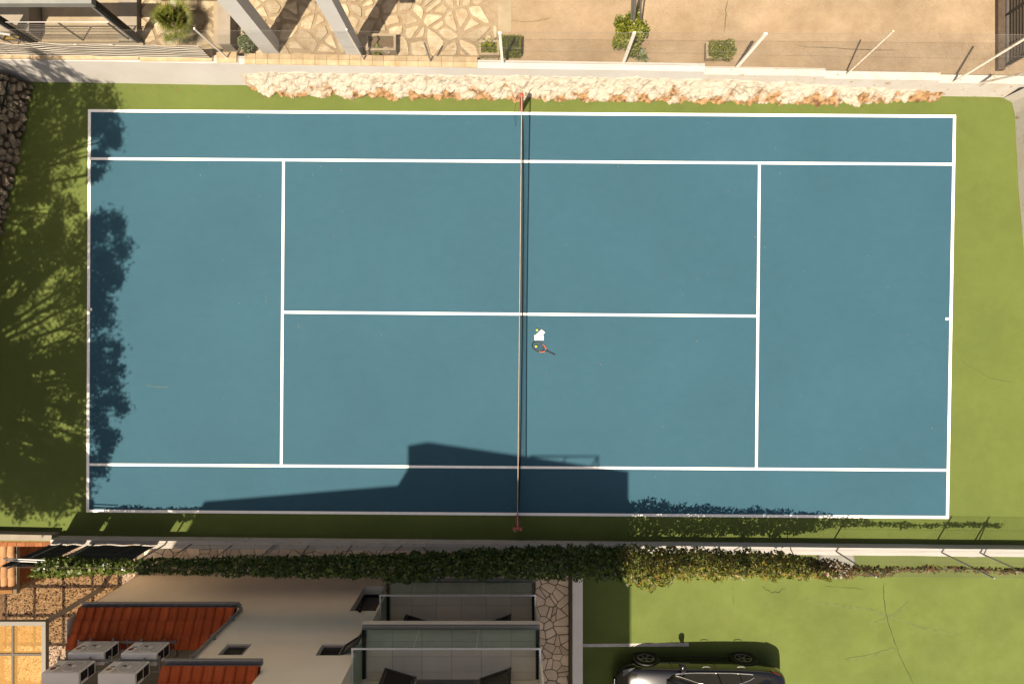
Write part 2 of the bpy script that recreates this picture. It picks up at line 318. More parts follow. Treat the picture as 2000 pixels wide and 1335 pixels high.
# rock of the retaining wall: whitewashed above, bare orange stone low down
def rockmat():
    m = mat('whitewashed_rock', (0.50, 0.40, 0.28), (0.84, 0.76, 0.62), scale=6, rough=0.95, spec=0.1, bump=1.0, bscale=16, lo=.30, hi=.50)
    nt = m.node_tree; L = nt.links.new; p = nt.nodes['Principled BSDF']; src = p.inputs['Base Color'].links[0].from_socket
    geo = nd(nt, 'ShaderNodeNewGeometry'); sep = nd(nt, 'ShaderNodeSeparateXYZ'); L(geo.outputs['Position'], sep.inputs[0])
    nz = nd(nt, 'ShaderNodeTexNoise'); nz.inputs['Scale'].default_value = 2.6; nz.inputs['Detail'].default_value = 6; L(geo.outputs['Position'], nz.inputs[0])
    ad = nd(nt, 'ShaderNodeMath', operation='MULTIPLY_ADD'); L(nz.outputs[0], ad.inputs[0]); ad.inputs[1].default_value = -1.5; L(sep.outputs[2], ad.inputs[2])
    mr = nd(nt, 'ShaderNodeMapRange'); L(ad.outputs[0], mr.inputs[0]); mr.inputs[1].default_value = -0.72; mr.inputs[2].default_value = -0.56; mr.inputs[3].default_value = 1; mr.inputs[4].default_value = 0
    n2 = nd(nt, 'ShaderNodeTexNoise'); n2.inputs['Scale'].default_value = 9; L(geo.outputs['Position'], n2.inputs[0])
    rp = nd(nt, 'ShaderNodeValToRGB'); rp.color_ramp.elements[0].color = (0.08, 0.045, 0.023, 1); rp.color_ramp.elements[1].color = (0.27, 0.165, 0.082, 1)
    rp.color_ramp.elements[0].position = 0.32; rp.color_ramp.elements[1].position = 0.6; L(n2.outputs[0], rp.inputs[0])
    mx = nd(nt, 'ShaderNodeMix', data_type='RGBA'); L(mr.outputs[0], mx.inputs['Factor']); L(src, mx.inputs['A']); L(rp.outputs[0], mx.inputs['B'])
    L(mx.outputs['Result'], p.inputs['Base Color']); return m
M['rock'] = rockmat()

# ------------------------------------------------------------------ ground, court, yard, terrace
def struct(o): o['kind'] = 'structure'; return o
YW = lambda X: 6.85 - 0.0157 * X                   # foot of the retaining wall
YB = lambda X: -5.377 - 0.00998 * X                # foot of the low wall
struct(MB().box(-300, 300, -300, 300, -2.6, -2.3).build('ground', M['base']))
apron = struct(MB().prism([(-20, -5.36), (18, -5.66), (18, 7.1), (-20, 7.45)], -2.28, 0.0).build('court_apron', M['green']))

def seg(name, a, b, w, z0, z1, m, parent, wa=0.0, wb=0.0):
    a = Vector((a[0], a[1], 0)); b = Vector((b[0], b[1], 0)); d = (b - a).normalized(); n = Vector((-d.y, d.x, 0)) * (w / 2)
    a -= d * wa; b += d * wb
    return MB().prism([a - n, b - n, b + n, a + n], z0, z1).build(name, m, parent)
LW = 0.076
def P(px, py): q = W(px, py, 0.0); return (q.x, q.y)
TL, TR, BR, BL = P(175, 216.5), P(1864, 227.5), P(1850, 1009.5), P(171.5, 997)
court = struct(MB().prism([TL, BL, BR, TR], -0.02, 0.005).build('court_surface', M['blue']))
def lerp(a, b, t): return (a[0] + (b[0]-a[0])*t, a[1] + (b[1]-a[1])*t)
ZL0, ZL1 = 0.003, 0.0095
for (a, b) in ((TL, TR), (BL, BR)): seg('court_line', a, b, LW, ZL0, ZL1, M['line'], court, LW/2, LW/2)
e = LW / 2 + 0.0005
def shrink(a, b, k=e):
    d = Vector((b[0]-a[0], b[1]-a[1], 0)).normalized() * k
    return (a[0]+d.x, a[1]+d.y), (b[0]-d.x, b[1]-d.y)
for (a, b) in ((TL, BL), (TR, BR)):
    a, b = shrink(a, b); seg('court_line', a, b, LW, ZL0, ZL1, M['line'], court)
sTL, sTR, sBL, sBR = P(174, 310), P(1862, 321), P(172, 906.5), P(1850.5, 917.5)
for (a, b) in ((sTL, sTR), (sBL, sBR)):
    a, b = shrink(a, b); seg('court_line', a, b, LW*0.9, ZL0, ZL1, M['line'], court)
vTL, vBL, vTR, vBR = P(554, 311), P(549.5, 910.5), P(1483, 318.5), P(1477, 915)
for (a, b) in ((vTL, vBL), (vTR, vBR)):
    a, b = shrink(a, b); seg('court_line', a, b, LW*0.9, ZL0, ZL1, M['line'], court)
cL, cR = P(551.8, 609.5), P(1480, 617)
a, b = shrink(cL, cR); seg('court_line', a, b, LW*0.9, ZL0, ZL1, M['line'], court)
for (a, b) in ((P(174.5, 604), P(180, 604)), (P(1846.5, 622.5), P(1852.5, 622.5))): seg('court_line', a, b, LW*0.9, ZL0, ZL1, M['line'], court)
def crack(pts, z, parent, w=0.012, m=None, name='crack'):
    mb = MB(); q = [W(x, y, z) for x, y in pts]
    fine = []
    for i in range(len(q)-1):
        for k in range(5):
            p = q[i].lerp(q[i+1], k/5); fine.append(p + Vector((random.uniform(-.02, .02), random.uniform(-.02, .02), 0))*(1 if w < .03 else .3))
    fine.append(q[-1])
    if w > .03:
        q2 = fine; fine = [sum((q2[max(0, min(len(q2)-1, i+k))] for k in range(-3, 4)), Vector())/7 for i in range(len(q2))]
    m_ = len(fine); vv = []
    for i in range(m_):
        d = (fine[min(i+1, m_-1)]-fine[max(i-1, 0)]).normalized(); n = Vector((-d.y, d.x, 0)) * w/2 * (random.uniform(.4, 1) if 0 < i < m_-1 else .15)
        vv += [fine[i]-n, fine[i]+n]
    mb.add(vv, [(2*i, 2*i+2, 2*i+3, 2*i+1) for i in range(m_-1)])
    return mb.build(name, m or M['crack'], parent)
M['bcrack'] = mat('court_hairline', (0.035, 0.105, 0.13))
crack([(982, 515), (968, 545), (958, 570), (946, 600)], 0.007, court, 0.008, M['bcrack'])
crack([(1650, 570), (1700, 600), (1730, 640), (1800, 668), (1843, 690)], 0.007, court, 0.006, M['bcrack'])
crack([(865, 470), (880, 485)], 0.007, court, 0.008, M['bcrack'])
crack([(1870, 700), (1930, 735), (1985, 748)], 0.003, apron, 0.008)
M['scuffpale'] = mat('pale_scuff', (0.11, 0.19, 0.20), (0.062, 0.164, 0.198), scale=16, rough=0.8, lo=0.42, hi=0.58)
crack([(280, 750), (305, 756), (335, 755)], 0.007, court, 0.05, M['scuffpale'], 'scuff_mark'); crack([(518, 570), (521, 598)], 0.007, court, 0.04, M['scuffpale'], 'scuff_mark')
M['dot'] = mat('dust_speck', (0.50, 0.52, 0.46))
mb = MB()
for i in range(70):
    p = W(random.uniform(180, 1845), random.uniform(225, 1000), 0.0068); s = random.uniform(.004, .010)
    mb.add([p+Vector((-s, -s*.6, 0)), p+Vector((s, -s, 0)), p+Vector((s*.7, s, 0)), p+Vector((-s, s*.5, 0))], [(0, 1, 2, 3)])
tag(mb.build('dust', M['dot'], court), kind='stuff')
M['ballmark'] = mat('ball_mark', (0.042, 0.13, 0.175), (0.058, 0.168, 0.228), scale=20, rough=.85, lo=.4, hi=.6)
mb = MB()
for i in range(110):
    p = W(random.uniform(200, 1830), random.uniform(235, 990), 0.0062); a = random.gauss(0, .5); L_ = random.uniform(.05, .22); w_ = random.uniform(.012, .03)
    d = Vector((math.cos(a), math.sin(a), 0)); n_ = Vector((-d.y, d.x, 0))
    mb.add([p-d*L_/2, p-d*L_*.2-n_*w_/2, p+d*L_*.3-n_*w_/2, p+d*L_/2, p+d*L_*.2+n_*w_/2, p-d*L_*.3+n_*w_/2], [(0, 1, 2, 3, 4, 5)])
tag(mb.build('ball_marks', M['ballmark'], court), kind='stuff')

ZY, ZP, ZT = -1.2, -1.9, 0.62
KT = (H - ZT) / 16.0
yard = struct(MB().box(2.0, 22, -22, -5.75, -2.29, ZY).build('yard', M['yardgreen']))
crack([(1726, 1140), (1727, 1175), (1735, 1215), (1748, 1255), (1765, 1295), (1785, 1335)], ZY + 0.012, yard, 0.02)
crack([(1488, 1143), (1505, 1156), (1520, 1156), (1535, 1147)], ZY + 0.012, yard, 0.016)
crack([(1610, 1144), (1650, 1146), (1690, 1150)], ZY + 0.012, yard, 0.008)
M['tyremark'] = mat('tyre_mark', (0.155, 0.205, 0.050), (0.198, 0.252, 0.064), scale=5, rough=0.9, lo=0.40, hi=0.56)
for kk, (pts, w) in enumerate((([(1560, 1165), (1640, 1185), (1720, 1190), (1800, 1230), (1890, 1240)], .10), ([(1690, 1185), (1725, 1200), (1740, 1210)], .14), ([(1700, 1215), (1745, 1210), (1780, 1165)], .10), ([(1430, 1120), (1432, 1160), (1434, 1210)], .06), ([(1640, 1290), (1700, 1282), (1760, 1262)], .12))):
    crack(pts, ZY + 0.003 + .0012*kk, yard, w, M['tyremark'], 'tyre_mark')
pl = MB().prism([W(1138.5, 1256.5, ZY)[:2], W(1138.5, 1262.5, ZY)[:2], W(1345, 1261, ZY)[:2], W(1345, 1254.5, ZY)[:2]], ZY - .01, ZY + 0.005).build('parking_line', M['oldline'], yard)
path = struct(MB().box(-11.32, 1.73, -22, -5.6, -2.285, ZP).build('path', M['pathjoint']))
gravel = struct(MB().box(-22, -11.33, -22, -5.2, -2.285, ZP).build('gravel_bed_base', M['gravelbase']))
terr = struct(MB().prism([(-22, 7.5), (-0.36, 7.2), (-0.36, 40), (-22, 40)], -2.27, ZT - 0.02).build('terrace', M['mortar']))
def slope(x): return ZT - 0.012 * max(0, x)
cx = [-0.34, 2, 5, 9, 13.5, 25]
mb = MB(); vs_ = []
for x in cx: vs_ += [(x, YW(x)+.30, slope(x)), (x, 40, slope(x)), (x, YW(x)+.30, -2.2), (x, 40, -2.2)]
fs = []
for i in range(len(cx)-1):
    k = 4*i; fs += [(k, k+4, k+5, k+1), (k+2, k+3, k+7, k+6), (k, k+2, k+6, k+4), (k+1, k+5, k+7, k+3)]
fs += [(0, 1, 3, 2), (20, 22, 23, 21)]
conc = struct(mb.add(vs_, fs).build('terrace_concrete', M['concrete']))
# paler strip along the seam and older patch by the fence
struct(MB().box(-0.36, -0.02, 8.1, 14, ZT-.05, ZT+0.006).build('terrace_seam_strip', M['conc_pale']))
for pts in ([(985, 38), (1010, 42), (1045, 42), (1080, 34)], [(975, 0), (984, 20), (986, 60)], [(1420, 0), (1418, 25), (1415, 65)], [(1560, 90), (1650, 95), (1760, 98)]):
    crack(pts, ZT + 0.004, conc, 0.012)

# crazy paving: every slab its own piece
def clip(poly, nx, ny, d):
    out = []
    for i in range(len(poly)):
        a, b = poly[i], poly[(i+1) % len(poly)]; da = a[0]*nx + a[1]*ny - d; db = b[0]*nx + b[1]*ny - d
        if da <= 0: out.append(a)
        if (da < 0) != (db < 0) and da != db:
            t = da / (da - db); out.append((a[0]+(b[0]-a[0])*t, a[1]+(b[1]-a[1])*t))
    return out
def cells(x0, x1, y0, y1, s, jit, joint, seed, aspect=1.0):
    r = random.Random(seed); nx = max(1, round((x1-x0)/(s*aspect))); ny = max(1, round((y1-y0)/s)); pts = []
    for i in range(nx):
        for j in range(ny):
            pts.append((x0+(i+.5+(.25 if j % 2 else -.25)+r.uniform(-jit, jit))*(x1-x0)/nx, y0+(j+.5+r.uniform(-jit, jit))*(y1-y0)/ny))
    res = []
    for p in pts:
        poly = [(x0, y0), (x1, y0), (x1, y1), (x0, y1)]
        jj = joint * r.uniform(.6, 1.5)
        for q in pts:
            dx, dy = q[0]-p[0], q[1]-p[1]; L = math.hypot(dx, dy)
            if 1e-6 < L < s*3.5:
                nx_, ny_ = dx/L, dy/L; mid = ((p[0]+q[0])/2*nx_ + (p[1]+q[1])/2*ny_) - jj/2
                poly = clip(poly, nx_, ny_, mid)
                if len(poly) < 3: break
        if len(poly) >= 3: res.append((p, poly))
    return res
def round_poly(poly, r, cut=0.22):
    out = []
    n = len(poly)
    for i in range(n):
        a, b, c = poly[i-1], poly[i], poly[(i+1) % n]
        t = cut * r.uniform(.5, 1.3)
        out.append(lerp(b, a, t)); out.append(lerp(b, c, t))
    return out
def paving(parent, regs, z, h, m, name, cut, seed):
    r = random.Random(seed)
    for (p, poly) in regs:
        ar = 0
        for i in range(len(poly)): a, b = poly[i], poly[(i+1) % len(poly)]; ar += a[0]*b[1]-b[0]*a[1]
        if abs(ar)/2 < 0.008: continue
        q = round_poly(poly, r, cut); n = len(q); c = (sum(v[0] for v in q)/n, sum(v[1] for v in q)/n)
        top = [lerp(v, c, 0.06) for v in q]; hh = h * r.uniform(.6, 1.2)
        mb = MB(); vv = [(v[0], v[1], z-.03) for v in q] + [(v[0], v[1], z+hh*.6) for v in q] + [(v[0], v[1], z+hh) for v in top]
        fs = [tuple(range(2*n, 3*n))]
        for i in range(n):
            j = (i+1) % n; fs += [(i, j, n+j, n+i), (n+i, n+j, 2*n+j, 2*n+i)]
        mb.add(vv, fs); mb.build(name, m, parent, loc=(c[0], c[1], z))
paving(terr, [c for c in cells(-9.85, -0.40, 7.5, 10.2, 0.36, .78, .075, 3) if not (c[0][0] > -0.8 and random.random() < .5)], ZT-.02, 0.028, M['pavestone'], 'paving_stone', .13, 4)
paving(path, cells(-11.1, 0.68, -7.02, -5.62, 0.30, .7, .022, 5) + cells(0.72, 1.70, -10.5, -5.62, 0.26, .7, .022, 6), ZP, 0.02, M['pathstone'], 'paving_stone', .10, 7)

# ------------------------------------------------------------------ retaining wall behind the court
rw = empty('retaining_wall', (0, 6.85, 0), 'long white retaining wall with a rough rock base behind the court', 'wall')
segs = [(-13.9, -7.05, .87), (-7.05, 4.98, .85), (4.98, 8.15, .74), (8.15, 11.2, .65), (11.2, 14.6, .56)]
BAT = 0.235                                       # batter of the wall face
TH = 0.21
for i, (x0, x1, zt) in enumerate(segs):
    mb = MB(); n = 14; top = []
    xs = [x0 + (x1-x0)*k/n for k in range(n+1)]
    vv = []
    for x in xs:
        y = YW(x); w = 0.012*mnoise.noise(Vector((x*1.3, 5, 0)))
        vv += [(x, y + w - .01, -0.05), (x, y + BAT*zt + w, zt), (x, y+BAT*zt+TH, zt), (x, y+BAT*zt+TH, -0.05)]
    fs = []
    for k in range(n):
        a = 4*k; b = a+4
        fs += [(a, b, b+1, a+1), (a+1, b+1, b+2, a+2), (a+2, b+2, b+3, a+3)]
    fs += [(0, 1, 2, 3), (4*n+3, 4*n+2, 4*n+1, 4*n)]
    mb.add(vv, fs); mb.build('wall_section', M['plaster'] if i < 2 else M['whitewash'], rw)
# coping tiles (left part) and whitewashed coping further right
k = 0; x = -6.9
while x < -0.95:
    w = random.uniform(.285, .315); y = YW(x)
    MB().box(x, x+w-.006, y+.20, y+.20+TH+.06, .8505, .877+random.uniform(-.003, .003)).build('coping_tile', M['coping'], rw, loc=(x, y, .85), bevel=.003); x += w
for (a, b) in ((-13.4, -12.4), (-12.38, -9.6), (-9.58, -7.7), (-7.6, -7.08)):
    MB().box(a, b, YW(a)+.215, YW(a)+.2+TH+.07, .872, .915).build('coping_tile', M['coping'], rw, bevel=.01)
# rock base: bulging whitewashed rock
x0, x1, NX, NZ = -7.2, 11.6, 620, 26
mb = MB(); vv = []
def rock_h(x):
    t = max(0, min(1, (x - x0)/.7)); u = max(0, min(1, (x1 - x)/6.0))
    return (0.46 + 0.12*t) * (0.35 + 0.65*u) + 0.09*mnoise.noise(Vector((x*1.7, 0, 3))) + .05*mnoise.noise(Vector((x*5, 0, 3)))
for i in range(NX+1):
    x = x0 + (x1-x0)*i/NX; hh = max(.02, rock_h(x)); t = max(0, min(1, (x-x0)/.7)); u = max(0, min(1, (x1-x)/2.5))
    for j in range(NZ+1):
        s = j/NZ; z = -0.02 + s*(hh+.02)
        dep = 0.25*min(t*1.3, 1)*(0.35+.65*u)*(1-s)**1.1 + .02*(1-s)
        q = Vector((x*2.6, s*hh*2.6, 0)); c = mnoise.fractal(q, .8, 2.2, 7)*.085 + abs(mnoise.noise(q*2.3))*.06 - mnoise.noise(Vector((x*7, z*7, 9)))*.022
        dep = max(-.03, dep + c*1.25*(.25 + .75*(1-s))*min(1, t*2))
        v1 = mnoise.voronoi(Vector((x*5.2, z*6.5, 1.3)))[0]; dep += (.018 - .032*min(1, (v1[1]-v1[0])*-3+.9))*min(1, t*2)*(.4+.6*(1-s))
        if j == NZ: dep = -.03
        vv.append((x, YW(x) + BAT*z - dep, z))
fs = [(i*(NZ+1)+j, (i+1)*(NZ+1)+j, (i+1)*(NZ+1)+j+1, i*(NZ+1)+j+1) for i in range(NX) for j in range(NZ)]
mb.add(vv, fs); mb.build('rock_base', M['rock'], rw, recalc=False)
# right-hand wall
wr = empty('boundary_wall', (13.8, 4, 0), 'pale low wall along the right end of the court', 'wall')
pts = [(13.35, 6.62), (13.58, 6.50), (13.66, 6.2), (13.76, 4.2), (13.90, 2.6), (14.1, -1), (14.3, -5.2)]
mb = MB(); vv = []
for (x, y) in pts: vv += [(x, y, -.03), (x+.02, y, .72), (x+.25, y+.02, .72), (x+.25, y+.02, -.03)]
n = len(pts)
mb.add(vv, [f for k in range(n-1) for f in ((4*k, 4*k+4, 4*k+5, 4*k+1), (4*k+1, 4*k+5, 4*k+6, 4*k+2), (4*k+2, 4*k+6, 4*k+7, 4*k+3))] + [(0, 1, 2, 3), (4*n-1, 4*n-2, 4*n-3, 4*n-4)])
mb.build('wall_section', M['whitewash'], wr)
MB().box(14.65, 17.8, -5, 6.4, -.02, .5).build('fill', M['earth'], wr)

# ------------------------------------------------------------------ rubble wall and bank at the left
lw = empty('rubble_wall', (-13.6, 5, 0), 'rubble stone wall at the left end of the court', 'wall')
LX = lambda y: -13.05 - (7.0 - y)*0.215
mb = MB(); vv = []
for k in range(21):
    y = 7.0 - k*.6; x = LX(y); vv += [(x, y, -.02), (x-.30, y, .95), (x-1.5, y, 1.05), (x-1.5, y, -.02)]
mb.add(vv, [f for k in range(20) for f in ((4*k, 4*k+1, 4*k+5, 4*k+4), (4*k+1, 4*k+2, 4*k+6, 4*k+5), (4*k+2, 4*k+3, 4*k+7, 4*k+6))] + [(0, 3, 2, 1), (80, 81, 82, 83)])
mb.build('wall_core', M['earth'], lw)
def stone_mesh(seed, m):
    bm = bmesh.new(); bmesh.ops.create_icosphere(bm, subdivisions=1, radius=1.0); r = random.Random(seed)
    for v in bm.verts:
        v.co *= r.uniform(.75, 1.12)
        for a in range(3): v.co[a] = max(-.8, min(.8, v.co[a]))
    me = bpy.data.meshes.new('stone'); bm.to_mesh(me); bm.free(); me.materials.append(m); return me
SM = [stone_mesh(i, M['rubble']) for i in range(8)]
k = 0
for row in range(8):
    y = 6.98
    while y > 1.2:
        L = random.choice((.12, .16, .2, .26, .36))*random.uniform(.85, 1.15); zz = .06 + row*.14 + random.uniform(-.05, .05) if row < 6 else .96
        xx = LX(y) - .05*row*.9 if row < 6 else LX(y) - .36 - (row-6)*.26
        o = link('stone', SM[k % 8], lw, (xx - .02, y - L/2, zz + random.uniform(-.02, .02)))
        o.scale = (random.uniform(.08, .17) if row < 6 else .2, L*random.uniform(.5, .72), random.uniform(.06, .13)); o.rotation_euler = (random.uniform(-.6, .6), random.uniform(-.5, .5), random.uniform(-.5, .5))
        y -= L*1.02; k += 1
tag(MB().tube([(LX(y) - .12 + .02*math.sin(y*3), y, .60 + .03*math.sin(y*2)) for y in [7 - .25*i for i in range(26)]], .022, 6).build('garden_hose', mat('hose_green', (.01, .03, .018))), 'dark green hose lying along the rubble wall', 'hose')
struct(MB().prism([(-14.2, 7.2), (-14.55, 7.2), (-17.2, -5.1), (-16.9, -5.1), (-16.9, -5.2), (-40, -5.2), (-40, 7.25)][1:], -.1, .98).build('bank', M['earth'])) if False else struct(MB().prism([(-14.5, 7.2), (-40, 7.25), (-40, -5.15), (-17.05, -5.15)], -.1, .985).build('bank', M['earth']))

# ------------------------------------------------------------------ fences
def chainlink(p0, p1, zb, zt, pitch, r, bulge=0.0):
    """diagonal wires both ways in the upright plane p0-p1; zb, zt: functions of the run 0..1"""
    mb = MB(); p0 = Vector(p0); p1 = Vector(p1); L = (p1-p0).length; d = (p1-p0)/L; hmax = max(zt(t)-zb(t) for t in (0, .25, .5, .75, 1))
    n = int((L+hmax)/pitch)
    nrm = Vector((-d.y, d.x, 0))
    for sgn in (1, -1):
        for i in range(n):
            s = -hmax + i*pitch if sgn == 1 else i*pitch
            a0, a1 = s, s + sgn*hmax
            t0 = min(max(a0, 0), L); t1 = min(max(a1, 0), L)
            if abs(t1-t0) < .03: continue
            def pt(t):
                u = t/L; h = abs(t - a0); zlo, zhi = zb(u), zt(u); z = min(zlo + h, zhi)
                return p0 + d*t + Vector((0, 0, z))
            a, b = pt(t0), pt(t1)
            # stop at the top wire
            if (b.z >= zt(t1/L) - 1e-4):
                tt = a0 + sgn*(zt(t1/L)-zb(t1/L)); tt = min(max(tt, 0), L); b = pt(tt)
            off = nrm*(.004*sgn)
            mb.tube([a+off, b+off], r, 3, False)
    return mb
# fence above the retaining wall
tf = empty('terrace_fence', (0, 6.95, 1.25), 'chain-link fence with thin posts on top of the white retaining wall', 'fence')
ZTB = lambda X: next((z for (a, b, z) in segs if X <= b), .93)
ZTT = lambda X: 2.42 + .022*(X+3.7)
YF = lambda X: YW(X) + .33
XA, XB = -13.6, 14.3
fl = Vector((XA, YF(XA), 0)); fr_ = Vector((XB, YF(XB), 0))
o = chainlink(fl, fr_, lambda t: ZTB(XA+t*(XB-XA))+.03, lambda t: ZTT(XA+t*(XB-XA)), .075, .0011).build('wire_mesh', M['wire'], tf, recalc=False); o['kind'] = 'stuff'
for f in (0.03, .5, .985):
    pts = []
    for i in range(40):
        X = XA + (XB-XA)*i/39; zb = ZTB(X); pts.append((X, YF(X)+.006, zb + (ZTT(X)-zb)*f))
    MB().tube(pts, .0025, 4).build('line_wire', M['wire'], tf)
def tpost(bx, by, tx, ty, zt, r=.024, m='galv', flat=False, zb=None):
    X = (bx-1000)*16.2/FPX; z0 = zb if zb else ZTB(X) - .02
    a = W(bx, by, z0); b = W(tx, ty, zt)
    mb = MB()
    if flat: mb.bar(a, b, r*2.2, r*1.2, up=(0, -1, 0.1))
    else: mb.tube([a, b], r, 8)
    mb.build('post', M[m], tf)
for args in ((446, 115, 379, 56, 2.5, .022, 'postpaint'), (711, 118, 676.6, 58, 2.5, .022, 'rustpost'), (841.6, 121, 828, 82, 1.9, .022, 'galv'), (981.5, 124, 976, 64, 2.5, .03, 'postpaint', True), (1217, 124, 1239, 64, 2.5, .034, 'postpaint', True),
             (1438, 133, 1495.5, 66, 2.62, .034, 'postpaint', True), (1652, 147, 1745, 61, 2.85, .022, 'rustpost'), (1860, 162, 2003, 75, 2.85, .03, 'rustpost'), (1913, 163, 2010, 141, 2.2, .03, 'rustpost')):
    tpost(*args)

# fence on the low wall
low = empty('low_wall', (2, -5.5, 0), 'low white wall between the court and the house', 'wall')
HWL, TWL = .36, .20
for (a, b, mm) in ((-12.28, -6.2, 'whitewash'), (-6.19, 2.4, 'whitewash'), (2.41, 14.4, 'plaster')):
    mb = MB(); n = 16; vv = []
    for i in range(n+1):
        x = a + (b-a)*i/n; y = YB(x); w = .012*mnoise.noise(Vector((x*2, 1, 7)))
        vv += [(x, y+w, -.04), (x, y+w*.6, HWL), (x, y-TWL+w, HWL), (x, y-TWL, -1.95)]
    mb.add(vv, [f for k in range(n) for f in ((4*k, 4*k+1, 4*k+5, 4*k+4), (4*k+1, 4*k+2, 4*k+6, 4*k+5), (4*k+2, 4*k+3, 4*k+7, 4*k+6))] + [(3, 2, 1, 0), (4*n, 4*n+1, 4*n+2, 4*n+3)])
    mb.build('wall_section', M[mm], low)
lw2 = empty('garden_wall', (-13.5, -5.2, 0), 'grey rendered wall end beside the brick terrace', 'wall')
MB().prism([W(-90, 1034, 0)[:2], W(117, 1038, 0)[:2], W(116, 1049, 0)[:2], W(-90, 1046, 0)[:2]], -1.95, .30).build('wall_section', M['conc_grey'], lw2)
bf = empty('court_fence', (2, -5.5, HWL), 'chain-link fence on the low wall below the court', 'fence')
ZFT = 2.15
xa, xb = -12.25, 14.4
o = chainlink((xa, YB(xa)-.09, 0), (xb, YB(xb)-.09, 0), lambda t: HWL+.02, lambda t: ZFT, .075, .0017).build('wire_mesh', M['darkwire'], bf, recalc=False); o['kind'] = 'stuff'
for z in (HWL+.04, 1.2, ZFT): MB().tube([(xa + (xb-xa)*i/12, YB(xa + (xb-xa)*i/12)-.085, z) for i in range(13)], .0028, 4).build('line_wire', M['darkwire'], bf)
for px in (122, 186, 322, 540, 750, 985, 1180, 1400, 1633, 1839, 1914):
    p = W(px, 1068, HWL); X = p.x
    MB().tube([(X, YB(X)-.10, HWL-.01), (X, YB(X)-.10, ZFT+.03)], .021, 8).build('post', M['galv'], bf)
p = W(1914, 1068, HWL)
MB().tube([(p.x+.02, YB(p.x)-.10, 1.95), (p.x+.10, YB(p.x)-.16, .34)], .018, 8).build('brace', M['galv'], bf)
# dark fabric screens
for (a, b, lab, zt) in ((118, 183, 'black fabric windbreak panel nearest the brick terrace', 1.98), (190, 321, 'wider black fabric windbreak panel left of the house', 1.98)):
    xa_, xb_ = W(a, 1046, 0).x, W(b, 1046, 0).x
    mb = MB(); n = 12; vv = []
    for i in range(n+1):
        x = xa_ + (xb_-xa_)*i/n
        for j in range(7):
            z = HWL+.05 + (zt-HWL-.05)*j/6; vv.append((x, YB(x) - .125 - .015*math.sin(i*1.3+j), z))
    mb.add(vv, [(i*7+j, (i+1)*7+j, (i+1)*7+j+1, i*7+j+1) for i in range(n) for j in range(6)])
    o = mb.build('windbreak', M['screen'], None, recalc=False); tag(o, lab, 'windbreak', 'windbreaks on the fence')
    md = o.modifiers.new('s', 'SOLIDIFY'); md.thickness = .006
for k, (a, b) in enumerate(((W(6, 1090, 2.02), W(88, 1093, 2.02)), (W(10, 1094, 1.98), W(85, 1097, 1.98)))):
    tag(MB().tube([a, b], .016, 8).build('rail', M['white'], bf))

# ------------------------------------------------------------------ tennis net
nt_ = empty('tennis_net', (0.2, 0.8, 0), 'black tennis net on red posts across the court', 'net')
A = Vector((.25, 6.25, 0)); B = Vector((.139, -4.71, 0))
def netpt(t, s):
    p = A.lerp(B, t); zt = .93 + .14*(2*t-1)**2; bul = .085*math.sin(math.pi*min(1, t*1.0))**.3 * (1-s)**1.6
    return Vector((p.x + bul, p.y, .03 + (zt-.03)*s))
mb = MB(); NV, NH = 200, 18
for i in range(NV+1):
    t = i/NV; mb.tube([netpt(t, s) for s in (0, .2, .45, .7, 1)], .0015, 3, False)
for j in range(NH+1): mb.tube([netpt(i/24, j/NH) for i in range(25)], .0015, 3, False)
o = mb.build('net_mesh', M['net'], nt_, recalc=False); o['kind'] = 'stuff'
mb = MB()
for i in range(40):
    a, b = netpt(i/40, 1), netpt((i+1)/40, 1)
    for (dx0, dz0, dx1, dz1) in ((-.009, .012, .009, .012), (-.010, -.05, -.009, .012), (.010, -.05, .009, .012)):
        mb.add([a+Vector((dx0, 0, dz0)), b+Vector((dx0, 0, dz0)), b+Vector((dx1, 0, dz1)), a+Vector((dx1, 0, dz1))], [(0, 1, 2, 3)])
mb.build('top_band', M['band'], nt_)
MB().tube([netpt(i/40, 0)+Vector((0, 0, .012)) for i in range(41)], .012, 6).build('bottom_cord', M['net'], nt_)
for q, sy in ((A, 1), (B, -1)):
    q2 = q + Vector((0, sy*.03, 0))
    mb = MB().box(q2.x-.045, q2.x+.045, q2.y-.045, q2.y+.045, 0, 1.06); pst = mb.build('post', M['postred'], nt_, bevel=.008)
    MB().lathe((q2.x, q2.y, 1.06), [(.05, 0), (.05, .03), (.0001, .045)], 12).build('cap', M['postred'], pst)
    MB().tube([(q2.x-.07, q2.y+sy*.02, .95), (q2.x-.07, q2.y+sy*.12, .95), (q2.x-.02, q2.y+sy*.12, .95)], .010, 6).build('crank', M['galv'], pst)
    if sy < 0:
        for dx in (-.085, .085): MB().box(q2.x+dx-.03, q2.x+dx+.03, q2.y-.06, q2.y+.01, .98, 1.09).build('winder_plate', M['postred'], pst)
MB().tube([(.20, 6.28, 1.0), (.10, 6.2, .7), (.06, 6.05, .35), (.10, 5.85, .02)], .004, 5).build('loose_cord', M['net'], nt_)

